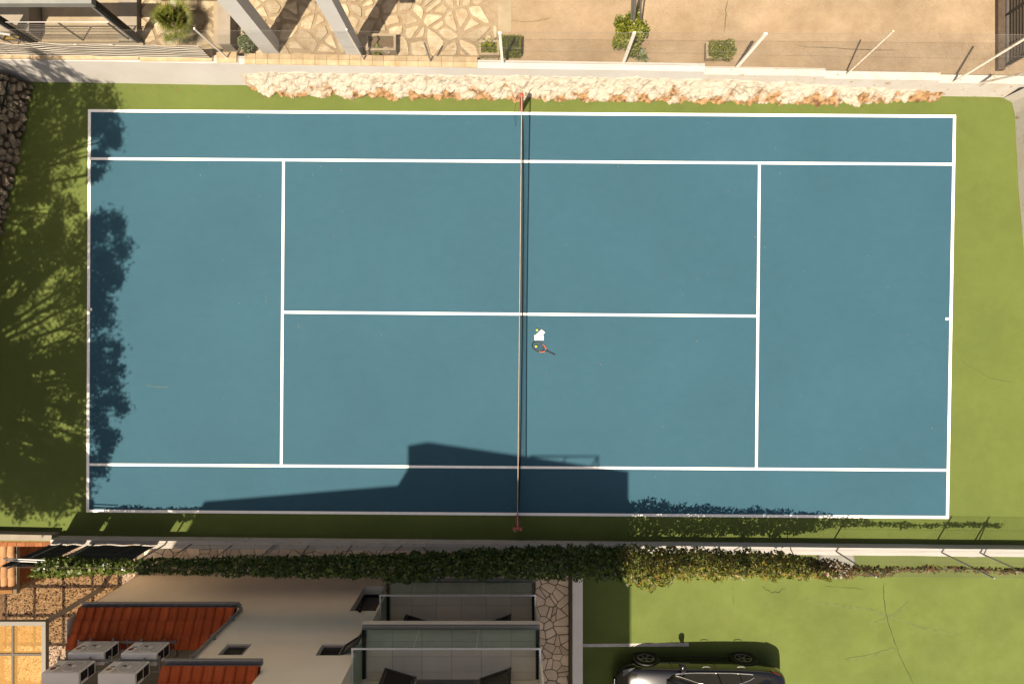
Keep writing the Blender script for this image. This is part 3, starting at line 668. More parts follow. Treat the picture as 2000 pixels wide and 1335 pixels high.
# ------------------------------------------------------------------ racket, balls, towel
def ball(px, py, lab):
    c = W(px, py, .033); mb = MB(); bm = bmesh.new(); bmesh.ops.create_uvsphere(bm, u_segments=20, v_segments=12, radius=.0335)
    me = bpy.data.meshes.new('tennis_ball'); bm.to_mesh(me); bm.free(); me.materials.append(M['ball'])
    for p_ in me.polygons: p_.use_smooth = True
    o = link('tennis_ball', me, None, (c.x, c.y, .0405)); tag(o, lab, 'ball', 'tennis balls by the net')
    s = MB().tube([(c.x+.0335*math.cos(t)*math.cos(.45*math.sin(2*t)), c.y+.0335*math.sin(t)*math.cos(.45*math.sin(2*t)), .0405+.0335*math.sin(.45*math.sin(2*t))) for t in [2*math.pi*i/32 for i in range(33)]], .0016, 4)
    s.build('seam', M['white'], o)
ball(1049, 644, 'yellow tennis ball touching the white towel'); ball(1047, 676, 'yellow tennis ball lying on the racket strings')
# racket: head centre, handle end
rk = empty('tennis_racket', W(1061, 680, 0), 'black and orange tennis racket lying by the net', 'racket')
hc = W(1051, 676.5, .03); he = W(1083, 692, .03); dx_ = (he-hc).normalized(); dy_ = Vector((-dx_.y, dx_.x, 0)); a_, b_ = .172, .132
def rp(u, v, z=.02): return Vector((hc.x, hc.y, 0)) + dx_*u + dy_*v + Vector((0, 0, z))
ring = [rp(a_*math.cos(t), b_*math.sin(t)) for t in [2*math.pi*i/48 for i in range(49)]]
MB().tube(ring, .0115, 8, False).build('head_frame', M['carbon'], rk, smooth=True)
mb = MB()
for i in range(-8, 9):
    v = b_*i/9; u = a_*math.sqrt(max(0, 1-(v/b_)**2)); mb.tube([rp(-u, v, .012), rp(u, v, .012)], .0014, 3, False)
for i in range(-9, 10):
    u = a_*i/10; v = b_*math.sqrt(max(0, 1-(u/a_)**2)); mb.tube([rp(u, -v, .012), rp(u, v, .012)], .0014, 3, False)
mb.build('strings', M['string'], rk, recalc=False)
for s in (1, -1):
    MB().tube([rp(a_*.50, s*b_*.87), rp(a_*.92, s*b_*.62), rp(a_*1.35, s*.036)], [.0125, .0125, .0125], 8).build('throat_arm', M['racketred'], rk)
    MB().tube([rp(a_*1.33, s*.034), rp(a_*1.6, s*.010)], .0115, 8).build('throat_arm', M['carbon'], rk)
Lh = (he-hc).length
MB().tube([rp(a_*1.5, 0), rp(Lh*.62, 0), rp(Lh*.99, 0), rp(Lh*1.03, 0)], [.012, .0165, .0165, .019], 8).build('grip', M['carbon'], rk)
# towel: two folded leaves
tw = empty('towel', W(1053, 653, 0), 'small folded white towel lying by the net', 'towel')
def cloth(poly, z, name):
    pts = [W(x, y, 0) for x, y in poly]; c = sum(pts, Vector())/len(pts); n = len(pts); out = []
    for i in range(n):
        a, b, d = pts[i-1], pts[i], pts[(i+1) % n]
        for t in (.18, .06): out.append(b.lerp(a, t) + Vector((random.uniform(-.004, .004), random.uniform(-.004, .004), 0)))
        for t in (.06, .18): out.append(b.lerp(d, t) + Vector((random.uniform(-.004, .004), random.uniform(-.004, .004), 0)))
    m = len(out); vv = [(p.x, p.y, z) for p in out] + [(p.x, p.y, z+.014) for p in out] + [(c.x + (p.x-c.x)*.86, c.y + (p.y-c.y)*.86, z+.026 + random.uniform(-.003, .003)) for p in out] + [(c.x, c.y, z+.024)]
    fs = [tuple(range(m))[::-1]] + [f for i in range(m) for f in ((i, (i+1) % m, m+(i+1) % m, m+i), (m+i, m+(i+1) % m, 2*m+(i+1) % m, 2*m+i))] + [(2*m+i, 2*m+(i+1) % m, 3*m) for i in range(m)]
    MB().add(vv, fs).build(name, M['towel'], tw, smooth=True)
cloth([(1043.3, 654), (1050, 652), (1062, 654), (1062, 664.5), (1044, 664.5)], .005, 'lower_fold')
cloth([(1043.5, 655.5), (1058, 642.5), (1065, 648.5), (1053, 661.5)], .022, 'upper_fold')

# ------------------------------------------------------------------ house beside the path
YFAC, YBAL = -7.03, -6.66
hs = empty('house', (-5, -9, ZP), 'cream rendered house with two glass balconies facing the court', 'house')
def holed_wall(x0, x1, z0, z1, holes, y, depth, m, name):
    xs = sorted({x0, x1, *[h[0] for h in holes], *[h[1] for h in holes]}); zs = sorted({z0, z1, *[h[2] for h in holes], *[h[3] for h in holes]})
    mb = MB()
    for i in range(len(xs)-1):
        for j in range(len(zs)-1):
            cx_, cz = (xs[i]+xs[i+1])/2, (zs[j]+zs[j+1])/2
            if any(h[0] < cx_ < h[1] and h[2] < cz < h[3] for h in holes): continue
            mb.add([(xs[i], y, zs[j]), (xs[i+1], y, zs[j]), (xs[i+1], y, zs[j+1]), (xs[i], y, zs[j+1])], [(0, 1, 2, 3)])
    for (a, b, c, d) in holes:
        for q in (((a, c), (b, c)), ((b, c), (b, d)), ((b, d), (a, d)), ((a, d), (a, c))):
            mb.add([(q[0][0], y, q[0][1]), (q[1][0], y, q[1][1]), (q[1][0], y-depth, q[1][1]), (q[0][0], y-depth, q[0][1])], [(0, 1, 2, 3)])
    mb.add([(x0, y, z1), (x1, y, z1), (x1, y-1.05, z1), (x0, y-1.05, z1)], [(0, 1, 2, 3)])
    return mb.build(name, m, hs)
ZB1, ZB2 = -.66, 2.23
XC0, XC1, XB0, XA0 = -5.34, .66, -7.17, -11.29
winB = (-4.25, -3.57, -1.0, .62)
win2 = (-4.42, -3.86, 2.43, 2.95)
win1 = (-6.63, -6.06, 2.43, 2.93)
log1, log2 = (-3.52, .62, ZB1-.02, 1.95), (-3.52, .62, ZB2-.02, 5.5)
holed_wall(XC0, XC1, ZP-.1, 5.5, [winB, win2, log1, log2], YFAC, .25, M['facade'], 'wall')
holed_wall(XB0, XC0, ZP-.1, 3.62, [win1], YFAC, .25, M['facade'], 'wall')
holed_wall(XA0, XB0, ZP-.1, .68, [], YFAC, .2, M['facade'], 'wall')
MB().box(XA0, XA0+.02, -12, YFAC, ZP-.1, 1.15).build('wall', M['facade'], hs)
MB().box(XC1-.02, XC1-.0, -14, YFAC-.002, ZP-.1, 5.49).build('wall', M['facade'], hs)
MB().box(XB0-.02, XB0, -9, YFAC-.004, .6, 3.6).build('wall', M['facade'], hs)
MB().box(XC0-.02, XC0, -9, YFAC-.004, 3.4, 5.49).build('wall', M['facade'], hs)
# upper storeys, set back: gabled main block and lower rear block
prof = [(-5.60, 5.0), (-5.60, 11.7), (-5.98, 13.3), (-5.50, 13.55), (.44, 11.5), (.44, 5.0)]
MB().extr([(x, -8.02, z) for x, z in prof], (0, -7, 0)).build('upper_block', M['facade'], hs)
MB().extr([(-11.03, -8.75, 1.1), (-11.03, -8.75, 11.3), (-5.62, -8.75, 12.5), (-5.62, -8.75, 1.1)], (0, -6, 0)).build('rear_block', M['facade'], hs)
MB().add([(-5.70, -7.4, 12.3), (-5.24, -7.4, 12.56), (.80, -7.4, 10.5), (.80, -14.8, 10.5), (-5.24, -14.8, 12.56), (-5.70, -14.8, 12.3)], [(0, 1, 4, 5), (1, 2, 3, 4)]).build('upper_roof', M['roof'], hs) if False else None
MB().box(-12.45, -11.031, -12, -8.75, 2.9, 7.4).build('side_shade_block', M['facade'], hs)  # unseen block added to keep the tile roof and air conditioners in shade
# roof terrace rail
rl = MB().tube([(-2.6, -8.2, 13.0), (-.75, -8.2, 13.0), (-.75, -10.9, 13.0)], .03, 8).build('roof_rail', M['steel'], hs)
for (x, y) in ((-.75, -8.2), (-1.6, -8.2), (-2.55, -8.2), (-.75, -9.4), (-.75, -10.8)):
    MB().tube([(x, y, 11.7), (x, y, 13.0)], .022, 8).build('rail_post', M['steel'], rl)
# recessed loggias
for (h, zb) in ((log1, ZB1), (log2, ZB2)):
    x0, x1 = h[0], h[1]; yb = -7.98; zt = h[3]
    mb = MB()
    mb.add([(x0, YFAC-.25, zb), (x0, yb, zb), (x0, yb, zt), (x0, YFAC-.25, zt)], [(0, 1, 2, 3)])
    mb.add([(x1, YFAC-.25, zb), (x1, yb, zb), (x1, yb, zt), (x1, YFAC-.25, zt)], [(0, 1, 2, 3)])
    if zb == ZB1: mb.add([(x0, YFAC-.25, zt), (x1, YFAC-.25, zt), (x1, yb, zt), (x0, yb, zt)], [(0, 1, 2, 3)])
    for (a, b) in ((x0, -2.25), (-.78, x1)): mb.add([(a, yb, zb), (b, yb, zb), (b, yb, zt), (a, yb, zt)], [(0, 1, 2, 3)])
    mb.build('loggia_wall', M['balcony_tan'], hs)
    d = MB().box(-2.25, -.78, yb-.12, yb-.08, zb, zt).build('balcony_door', M['darkpane'], hs)
    MB().box(-2.25, -.78, yb-.06, yb+.03, zb, zb+.03).build('door_track', M['alu'], d)
    MB().box(-2.25, -.78, -8.6, yb-.121, zb-.1, zb-.02).build('threshold', M['conc_grey'], d)
# balconies
XL, XR = -3.53, .655
M['railcap'] = mat('rail_cap', (0.80, 0.79, 0.76), rough=0.25, metal=0.3)
for (zb, first) in ((ZB1, True), (ZB2, False)):
    bl = MB().box(XL-.02, XR, -7.99, YBAL, zb-.20, zb-.025).build('balcony', M['balcony_tan'], hs, bevel=.004)
    MB().box(XL+.09, XR-.09, -7.97, YBAL-.11, zb-.024, zb-.008).build('floor_bed', M['grout'], bl)
    # base channels carry the glass
    MB().box(XL, XR-.001, YBAL-.105, YBAL-.006, zb-.024, zb+.055).build('glass_channel', M['alu'], bl, bevel=.003)
    MB().box(XL-.005, XL+.075, -7.93, YBAL-.107, zb-.024, zb+.052).build('glass_channel', M['darkalu'], bl, bevel=.003)
    MB().box(XR-.085, XR-.003, -7.93, YBAL-.107, zb-.024, zb+.052).build('glass_channel', M['darkalu'], bl, bevel=.003)
    # floor slabs
    x = XL+.10; tw_ = .70; off = .36
    xs = [XL+.095]; x = XL+.095+off+.25
    while x < XR-.1: xs.append(x); x += tw_
    xs.append(XR-.095); ys = [YBAL-.115, -7.06, -7.42, -7.78, -7.965]
    for i in range(len(xs)-1):
        for j in range(len(ys)-1):
            MB().box(xs[i]+.003, xs[i+1]-.003, ys[j+1]+.003, ys[j]-.003, zb-.006, zb).build('floor_tile', M['tile_floor'], bl, loc=(xs[i], ys[j], zb))
    yg = YBAL - .06; hg = 1.04
    splits = (XL+.01, -2.17, -.78, XR-.02)
    for i in range(3):
        g = MB().box(splits[i]+.006, splits[i+1]-.006, yg-.006, yg+.006, zb+.05, zb+hg).build('glass_pane', M['glass'], bl)
    for xx in (XL+.03, XR-.04):
        MB().box(xx-.006, xx+.006, -7.9, yg-.015, zb+.05, zb+hg).build('glass_pane', M['glass'], bl)
    rc = MB().box(XL+.005, XR-.018, yg-.018, yg+.018, zb+hg, zb+hg+.022).build('rail_cap', M['railcap'], bl)
    for xx in (XL+.03, XR-.04): MB().box(xx-.018, xx+.018, -7.9, yg-.019, zb+hg, zb+hg+.022).build('rail_cap', M['railcap'], bl)
    # open louvred shutters
    for (a, b, lv) in (((-3.0, -7.68), (-2.27, -7.90), False), ((-.76, -7.93), (-.03, -7.68), True)):
        a = Vector((a[0], a[1], 0)); b = Vector((b[0], b[1], 0)); d = (b-a).normalized(); L = (b-a).length; nr = Vector((-d.y, d.x, 0)); zh = 2.2
        mid = (a+b)/2
        sh = MB(); up = Vector((0, 0, 1))
        for (u0, u1, z0, z1) in ((0, .07, .03, zh), (L-.07, L, .03, zh), (.07, L-.07, .03, .11), (.07, L-.07, zh-.08, zh)):
            sh.obox(a + d*(u0+u1)/2 + up*(zb+(z0+z1)/2), d, nr, up, (u1-u0)/2, .022, (z1-z0)/2)
        s_o = sh.build('shutter', M['darkalu'] if False else M['louver'], hs)
        n = 36
        for k in range(n if not first else 6):
            z = zb + .13 + k*(zh-.22)/n
            MB().obox(mid + up*z, d, (nr + up*(.9 if lv else .6)).normalized(), (nr.cross(d) if False else Vector((0, 0, 1))), (L-.15)/2, .024, .004).build('slat', M['louver'], s_o)
        MB().box(b.x-.02, b.x+.02, b.y-.02, b.y+.03, zb+.0, zb+.05).build('hinge', M['steel'], s_o)
# windows
def window(h, name, opened=False, rec=.045, fm='alu'):
    x0, x1, z0, z1 = h; y = YFAC - rec; t = .07
    w = MB()
    for (a, b, c, d) in ((x0, x1, z0, z0+t), (x0, x1, z1-t, z1), (x0, x0+t, z0+t, z1-t), (x1-t, x1, z0+t, z1-t)): w.box(a+.001, b-.001, y-.06, y+.02, c+.001, d-.001)
    o = w.build(name, M[fm], hs)
    MB().box(x0+t, x1-t, y-.03, y-.005, z0+t, z1-t).build('pane', M['panegrey'] if fm == 'alu' and not opened else M['darkpane'], o)
    MB().box(x0-.01, x1+.01, YFAC-rec+.021, YFAC+.012, z0-.012, z0+.004).build('sill', M['balcony_tan'], o)
    if opened:
        c = Vector((x1-.02, YFAC-.02, 0)); d = Vector((.62, .40, 0)).normalized(); L = (x1-x0)*.85; s = MB(); nr = Vector((-d.y, d.x, 0)); up = Vector((0, 0, 1))
        for (u0, u1, a, b) in ((0, .05, z0+.02, z1-.02), (L-.05, L, z0+.02, z1-.02), (.05, L-.05, z0+.02, z0+.07), (.05, L-.05, z1-.07, z1-.02)):
            s.obox(c + d*(u0+u1)/2 + up*(a+b)/2, d, nr, up, (u1-u0)/2, .02, (b-a)/2)
        ca = s.build('casement', M['darkalu'], o)
        MB().obox(c + d*L/2 + up*(z0+z1)/2, d, nr, up, L/2-.05, .005, (z1-z0)/2-.07).build('casement_pane', M['darkpane'], ca)
    else:
        q = .12
        f = MB()
        for (a, b, c_, d_) in ((x0+q, x1-q, z0+q, z0+q+.015), (x0+q, x1-q, z1-q-.015, z1-q), (x0+q, x0+q+.015, z0+q+.015, z1-q-.015), (x1-q-.015, x1-q, z0+q+.015, z1-q-.015)): f.box(a, b, y-.02, y+.003, c_, d_)
        f.build('gasket', M['lampblack'], o)
    return o
M['panegrey'] = mat('pane_grey', (.10, .09, .08), rough=.25)
window(win1, 'window'); window(win2, 'window', True); window(winB, 'window', False, .24, 'darkalu')
# wall lamp under the balcony
lp = MB().lathe((-3.95, YFAC+.08, .70), [(.0001, -.07), (.05, -.06), (.035, -.02), (.03, .03), (.055, .05), (.055, .07), (.0001, .08)], 14).build('wall_lamp', M['lampblack'], hs)
MB().box(-3.97, -3.93, YFAC, YFAC+.06, .68, .72).build('bracket', M['lampblack'], lp)
# tiled roofs
def tile_mesh(w, L, m):
    prof = [(0, .0), (.07, .002), (.36*w/.24*.24, .004)]
    pr = [(0, .012), (.03, .0), (.42*w, .0)]
    for k in range(6):
        t = math.pi*(1-k/5); pr.append((.72*w + .28*w*math.cos(t), .075*math.sin(t)))
    vv = []; n = len(pr)
    for (s, dz) in ((0, .034), (1, 0.0)):
        for (x, z) in pr: vv.append((x, -s*L, z + dz))
    for (x, z) in pr: vv.append((x, 0, z + .004))
    fs = [(i, i+1, n+i+1, n+i) for i in range(n-1)] + [(2*n+i, 2*n+i+1, i+1, i) for i in range(n-1)]
    me = bpy.data.meshes.new('roof_tile'); me.from_pydata(vv, [], fs)
    for p_ in me.polygons: p_.use_smooth = False
    me.materials.append(m); me.update(); return me
def tiled_roof(x0, x1, ye, ze, run, slope_deg, name, gut_l, gut_r):
    sl = R(slope_deg); rise = run*math.tan(sl)
    rf = MB().add([(x0, ye, ze-.03), (x1, ye, ze-.03), (x1, ye-run, ze-.03+rise), (x0, ye-run, ze-.03+rise), (x0, ye, ze-.09), (x1, ye, ze-.09), (x1, ye-run, ze-.09+rise), (x0, ye-run, ze-.09+rise)],
                  [(0, 1, 2, 3), (4, 7, 6, 5), (0, 4, 5, 1), (1, 5, 6, 2), (2, 6, 7, 3), (3, 7, 4, 0)]).build('roof', M['blacksteel'], hs)
    nc = round((x1-x0)/.238); w = (x1-x0)/nc; Lt = .36; pitch = .315; nr = math.ceil(run/math.cos(sl)/pitch)
    me = tile_mesh(w, Lt, M['roof'])
    for r_ in range(nr):
        for c in range(nc):
            s = r_*pitch; p = Vector((x0+c*w, ye+.03-s*math.cos(sl), ze + s*math.sin(sl) + .004*r_*0))
            o = link('roof_tile', me, rf, p); o.rotation_euler = (-sl + random.uniform(-.012, .012), random.uniform(-.01, .01), random.uniform(-.008, .008))
    # gutter
    g = MB(); vv = []
    for x in (gut_l, gut_r):
        for (dy, dz) in ((.0, .02), (0, -.08), (.03, -.10), (.10, -.10), (.13, -.08), (.13, .0), (.145, .0), (.145, .012), (.12, .012), (.115, -.075), (.095, -.085), (.035, -.085), (.015, -.07), (.015, .02)):
            vv.append((x, ye+.02+dy, ze-.01+dz))
    n = 14; g.add(vv, [(i, (i+1) % n, n+(i+1) % n, n+i) for i in range(n)] + [tuple(range(n))[::-1], tuple(range(n, 2*n))]).build('gutter', M['alu'], rf)
    return rf
YE = -6.90
tiled_roof(-11.2, XB0+.02, YE, .80, .76, 31, 'roof', -11.2, -7.10)
tiled_roof(-7.42, XC0-.02, YE, 3.72, 1.9, 31, 'roof', -7.42, -5.32)
# flat roof with the air conditioners
MB().box(XA0+.03, XB0-.03, -8.74, YE-.70, 1.0, 1.22).build('flat_roof', M['conc_pale'], hs)
pz = [(-7.06, -6.83, .70), (-7.06, -6.92, .62), (-7.10, -6.98, .56), (-7.14, -6.985, .62), (-7.14, -6.985, 3.55)]
MB().tube([(-7.30, -6.83, .73), (-7.20, -6.80, .70), (-7.10, -6.86, .66), (-7.06, -6.955, .70), (-7.06, -6.955, 1.0), (-7.06, -6.955, 3.60)], .042, 10).build('downpipe', M['alu'], hs)
for z in (1.2, 2.2, 3.2): MB().box(-7.115, -7.005, -7.03, -6.90, z, z+.03).build('pipe_clip', M['galv'], hs)
tag(MB().tube([W(266, 1278, 1.5), W(279, 1228, 1.02)], .016, 6).build('drain_pipe', M['galv'], hs))
# AC units
def make_ac():
    r = empty('air_conditioner', (0, 0, 0)); w, dp, h = .86, .30, .58
    MB().box(-w/2, w/2, -dp, 0, .05, .05+h).build('casing', M['ac'], r, bevel=.012)
    gr = MB().box(-w/2+.24, w/2-.05, -.004, .006, .09, .05+h-.05).build('fan_grille', M['acmid'], r)
    MB().lathe((.115, .009, .05+h/2), [(.235, 0), (.235, .008), (.222, .008), (.222, 0)], 28, 'y', False).build('grille_ring', M['ac'], gr)
    for k in range(9):
        z = .12 + k*.056
        MB().box(-w/2+.25, w/2-.06, .006, .011, z, z+.006).build('grille_bar', M['ac'], gr)
    MB().lathe((.115, .006, .05+h/2), [(.055, 0), (.05, .016), (.0001, .02)], 18, 'y').build('hub', M['ac'], gr)
    MB().add([(-.10, .0075, .20), (.08, .0075, .30), (.07, .0075, .345), (-.13, .0075, .27)], [(0, 1, 2, 3)]).build('fan_blade', M['acdark'], gr)
    for (z0, z1) in ((.10, .31), (.34, .57)):
        MB().box(w/2-.004, w/2+.004, -dp+.03, -.03, z0, z1).build('side_grille', M['acdark'], r)
    MB().box(w/2, w/2+.03, -dp+.02, -dp+.07, .36, .56).build('valve_cover', M['ac'], r)
    MB().lathe((-w/2+.12, .002, .42), [(.06, 0), (.06, .003), (.0001, .0035)], 20, 'y').build('sticker', M['red'], r)
    for k in range(2): MB().box(-w/2+.10+k*.055, -w/2+.14+k*.055, 0, .002, .28, .33).build('printed_mark', M['ink'], r)
    for x in (-.28, .28):
        MB().box(x-.02, x+.02, -dp-.03, .06, 0, .05).build('foot', M['galv'], r)
    return r
def copy_tree(o, parent=None):
    c = o.copy(); col.objects.link(c)
    if parent: c.parent = parent
    for ch in list(o.children): copy_tree(ch, c)
    return c
ac0 = make_ac(); ZAC = 1.37
ZAC2 = 2.07
acs = [(-10.215, -7.44, ZAC, 'air conditioner with orange sticker on the lower tier beside the pergola', 'orange'), (-8.95, -7.46, ZAC, 'air conditioner with red sticker on the lower tier nearest the downpipe', 'red'),
       (-10.33, -7.56, ZAC2, 'air conditioner with red sticker on the upper tier nearest the pergola', 'red'), (-9.04, -7.58, ZAC2, 'air conditioner with orange sticker on the upper tier', 'orange')]
roots = [ac0] + [copy_tree(ac0) for _ in acs[1:]]
for r_, (x, y, z, lab, st) in zip(roots, acs):
    r_.location = (x, y, z); ORG[r_.name] = Vector((x, y, z)); tag(r_, lab, 'air conditioner', 'air conditioners on the flat roof')
    for ch in r_.children:
        if ch.name.startswith('sticker') and st == 'orange':
            ch.data = ch.data.copy(); ch.data.materials[0] = M['orange']
stand = empty('unit_stand', (-9.6, -7.9, 1.22), 'galvanised two-tier rack under the air conditioners', 'stand')
for (y, z) in ((-7.50, ZAC), (-7.70, ZAC), (-7.60, ZAC2), (-7.86, ZAC2)):
    MB().box(-10.85, -8.45, y-.02, y+.02, z-.045, z-.001).build('rail', M['galv'], stand)
for x in (-10.86, -9.64, -8.44):
    MB().box(x-.02, x+.02, -7.90, -7.86, 1.215, ZAC2-.046).build('leg', M['galv'], stand)
    MB().box(x-.019, x+.019, -7.90, -7.46, ZAC-.09, ZAC-.046).build('arm', M['galv'], stand)
    MB().box(x-.019, x+.019, -7.90, -7.52, ZAC2-.09, ZAC2-.0461).build('arm', M['galv'], stand)

# wall between path and yard
pw = empty('partition_wall', (1.86, -8, ZY), 'long pale wall between the stone path and the green yard', 'wall')
MB().box(1.735, 2.015, -22, -5.72, ZP-.05, -.90).build('wall_section', M['conc_grey'], pw)
MB().box(1.73, 2.02, -22, -5.72, -.899, -.862).build('capping', mat('cap_grey', (.80, .72, .62), (.85, .78, .69), scale=2, rough=.8), pw)

# ------------------------------------------------------------------ pergola, gravel, brick barbecue
pg = empty('pergola', (-12.37, -7.43, ZP), 'grey pergola with amber glass panels beside the house', 'pergola')
zt = .48; cell = .875; bw = .11
for (x, y) in ((-12.37, -7.43),): MB().box(x-.05, x+.05, y-.05, y+.05, ZP-.01, zt-.14).build('post', M['alu'], pg)
M['pergrey'] = mat('pergola_grey', (.27, .25, .21), rough=.6)
M['rafter'] = mat('rafter_brown', (.17, .14, .11), rough=.7)
X1, Y1 = -12.37+.055, -7.43+.055
MB().box(X1-cell*4-bw, X1, Y1-bw, Y1, zt-.13, zt).build('beam', M['pergrey'], pg, bevel=.004)
MB().box(X1-bw, X1, Y1-cell*3-bw, Y1-bw-.001, zt-.13, zt-.001).build('beam', M['pergrey'], pg, bevel=.004)
for i in range(1, 5): MB().box(X1-i*cell-.028, X1-i*cell+.028, Y1-cell*3-bw, Y1-bw-.002, zt-.14, zt-.004).build('rafter', M['rafter'], pg)
for j in range(1, 4): MB().box(X1-cell*4-bw, X1-bw-.002, Y1-j*cell-.028, Y1-j*cell+.028, zt-.139, zt-.003).build('rafter', M['rafter'], pg)
for i in range(4):
    for j in range(3):
        xa_ = X1-(i+1)*cell+.029; xb_ = X1-i*cell-(.029 if i else bw+.001); ya_ = Y1-(j+1)*cell+.029; yb_ = Y1-j*cell-(.029 if j else bw+.001)
        MB().box(xa_, xb_, ya_, yb_, zt-.03, zt-.022).build('panel', M['amber'], pg)
# bark chips
n = 9000; cx_ = rng.uniform(-15.3, -11.36, n); cy_ = rng.uniform(-10.2, -5.75, n)
keep = ~((cx_ < -14.05) & (cy_ > -7.2)); cx_, cy_ = cx_[keep], cy_[keep]; n = len(cx_)
th = rng.uniform(0, 2*np.pi, n); Lc = rng.uniform(.05, .085, n); wc = Lc*rng.uniform(.26, .42, n); cz = ZP + rng.uniform(.004, .03, n); tl = rng.uniform(-.25, .25, n)
d = np.stack([np.cos(th), np.sin(th), tl], 1); s = np.stack([-np.sin(th), np.cos(th), rng.uniform(-.3, .3, n)], 1); C = np.stack([cx_, cy_, cz], 1)
up_ = np.zeros((n, 3)); up_[:, 2] = wc*.9
a, b, e1, e2, t = C - d*Lc[:, None], C + d*Lc[:, None], C - s*wc[:, None], C + s*wc[:, None], C + up_
Q = np.concatenate([np.stack([a, e1, t, t], 1)[:, :, :], np.stack([e1, b, t, t], 1), np.stack([b, e2, t, t], 1), np.stack([e2, a, t, t], 1)])
V = np.stack([a, e1, b, e2, t], 1).reshape(-1, 3); base_i = np.arange(n)*5
F = np.concatenate([np.stack([base_i+i, base_i+j, base_i+4], 1) for i, j in ((0, 1), (1, 2), (2, 3), (3, 0))])
me = bpy.data.meshes.new('bark_chips'); me.from_pydata(V.tolist(), [], F.tolist()); me.materials.append(M['chip']); me.update()
tag(link('bark_chips', me), 'brown bark chips covering the ground under the pergola', 'bark chips', kind='stuff')
# brick barbecue with clay tile top
bq = empty('brick_barbecue', (-14.6, -6.6, ZP), 'brick garden oven topped with orange clay tiles', 'barbecue')
XQ = -14.12
MB().box(-16.2, XQ-.012, -7.12, -5.75, ZP-.02, -.92).build('core', M['mortar'], bq)
brm = MB().box(-.012, .012, -.118, .118, -.031, .031).mesh('brick', M['brick'])
for c in range(13):
    z = ZP + .04 + c*.076; y = -7.10 + (.06 if c % 2 else -.06)
    while y < -5.8:
        if y > -7.15: link('brick', brm, bq, (XQ, max(y, -7.0) + .118 if y < -7.0 else y+.118, z))
        y += .246
MB().box(-16.2, XQ+.03, -7.16, -5.72, -.919, -.80).build('slab', M['conc_grey'], bq, bevel=.01)
def cover_tile(L, w):
    vv = []
    for (s, k) in ((0, 1.0), (1, .86)):
        for i in range(9):
            t = math.pi*i/8; vv.append((math.cos(t)*w/2*k, -s*L, math.sin(t)*w*.42*k))
    return vv, [(i, i+1, 9+i+1, 9+i) for i in range(8)]
vv, fs = cover_tile(.38, .21); cm = bpy.data.meshes.new('clay_tile'); cm.from_pydata(vv, [], fs); cm.materials.append(M['clay']); cm.update()
for p_ in cm.polygons: p_.use_smooth = True
for i in range(7):
    for j in range(4):
        o = link('clay_tile', cm, bq, (XQ-.09-i*.205, -6.98+.30*j + .02, -.785 + .012*j)); o.rotation_euler = (R(6), 0, random.uniform(-.02, .02) + math.pi)
        o.rotation_euler = (0.03, 0, math.pi + random.uniform(-.02, .02))
MB().box(-16.2, -14.2, -7.14, -5.74, -.799, -.775).build('tile_bed', M['clay'], bq)
bt = empty('brick_terrace', (-14, -5.6, ZP), 'reddish brick paving strip behind the grey wall end', 'terrace')
MB().box(-16.2, -12.55, -5.72, -5.28, ZP-.02, -.62).build('core', M['mortar'], bt)
bt_m = MB().box(-.118, .118, -.055, .055, -.02, .02).mesh('brick', M['brick'])
for r_ in range(4):
    for c in range(15):
        link('brick', bt_m, bt, (-12.7-c*.246-(.12 if r_ % 2 else 0), -5.335-r_*.117, -.605))
tag(MB().lathe((-14.9, -7.25, ZP), [(.11, 0), (.12, .25), (.10, .27), (.10, .05)], 14).build('bucket', mat('bucket_red', (.5, .02, .015), rough=.4)), 'small red bucket beside the brick oven', 'bucket')

# ------------------------------------------------------------------ house terrace at the top left
def TB(x0, x1, y0, y1, z0, z1): return MB().box(x0*KT, x1*KT, y0*KT, y1*KT, z0, z1)
def TT(pts, r, n): return MB().tube([(p[0]*KT, p[1]*KT, p[2]) for p in pts], r, n)
th_ = empty('terrace_house', (-10.5, 8.2, ZT), 'concrete entrance terrace with a grey portal frame at the top left', 'house')
TB(-11.95, -9.98, 7.62, 12, ZT-.1, ZT+.10).build('entrance_slab', M['conc_pale'], th_, bevel=.01)
TB(-13.0, -11.96, 7.68, 12, ZT-.1, ZT+.52).build('side_wall', M['conc_grey'], th_, bevel=.01)
TB(-9.97, -9.50, 7.62, 12, ZT-.1, ZT+.16).build('side_step', M['conc_grey'], th_, bevel=.01)
TB(-12.2, -9.40, 7.52, 7.62, ZT-.1, ZT+.06).build('slab_edge', M['conc_grey'], th_, bevel=.01)
ZF = ZT+1.86
for x in (-12.25, -9.52):
    f = TB(x-.05, x-.0, 7.60, 7.76, ZT, ZF).build('portal_post', M['greysteel'], th_)
    TB(x+.001, x+.09, 7.615, 7.75, ZT, ZF-.01).build('post_shade_face', M['blacksteel'], f)  # black stands in for shade on the inner face of the channel
TB(-14.5, -9.43, 7.58, 7.78, ZF, ZF+.16).build('portal_beam', M['greysteel'], th_)
TB(-14.5, -9.43, 7.78, 7.9, ZF+.02, ZF+.10).build('beam_flange', M['column'], th_)
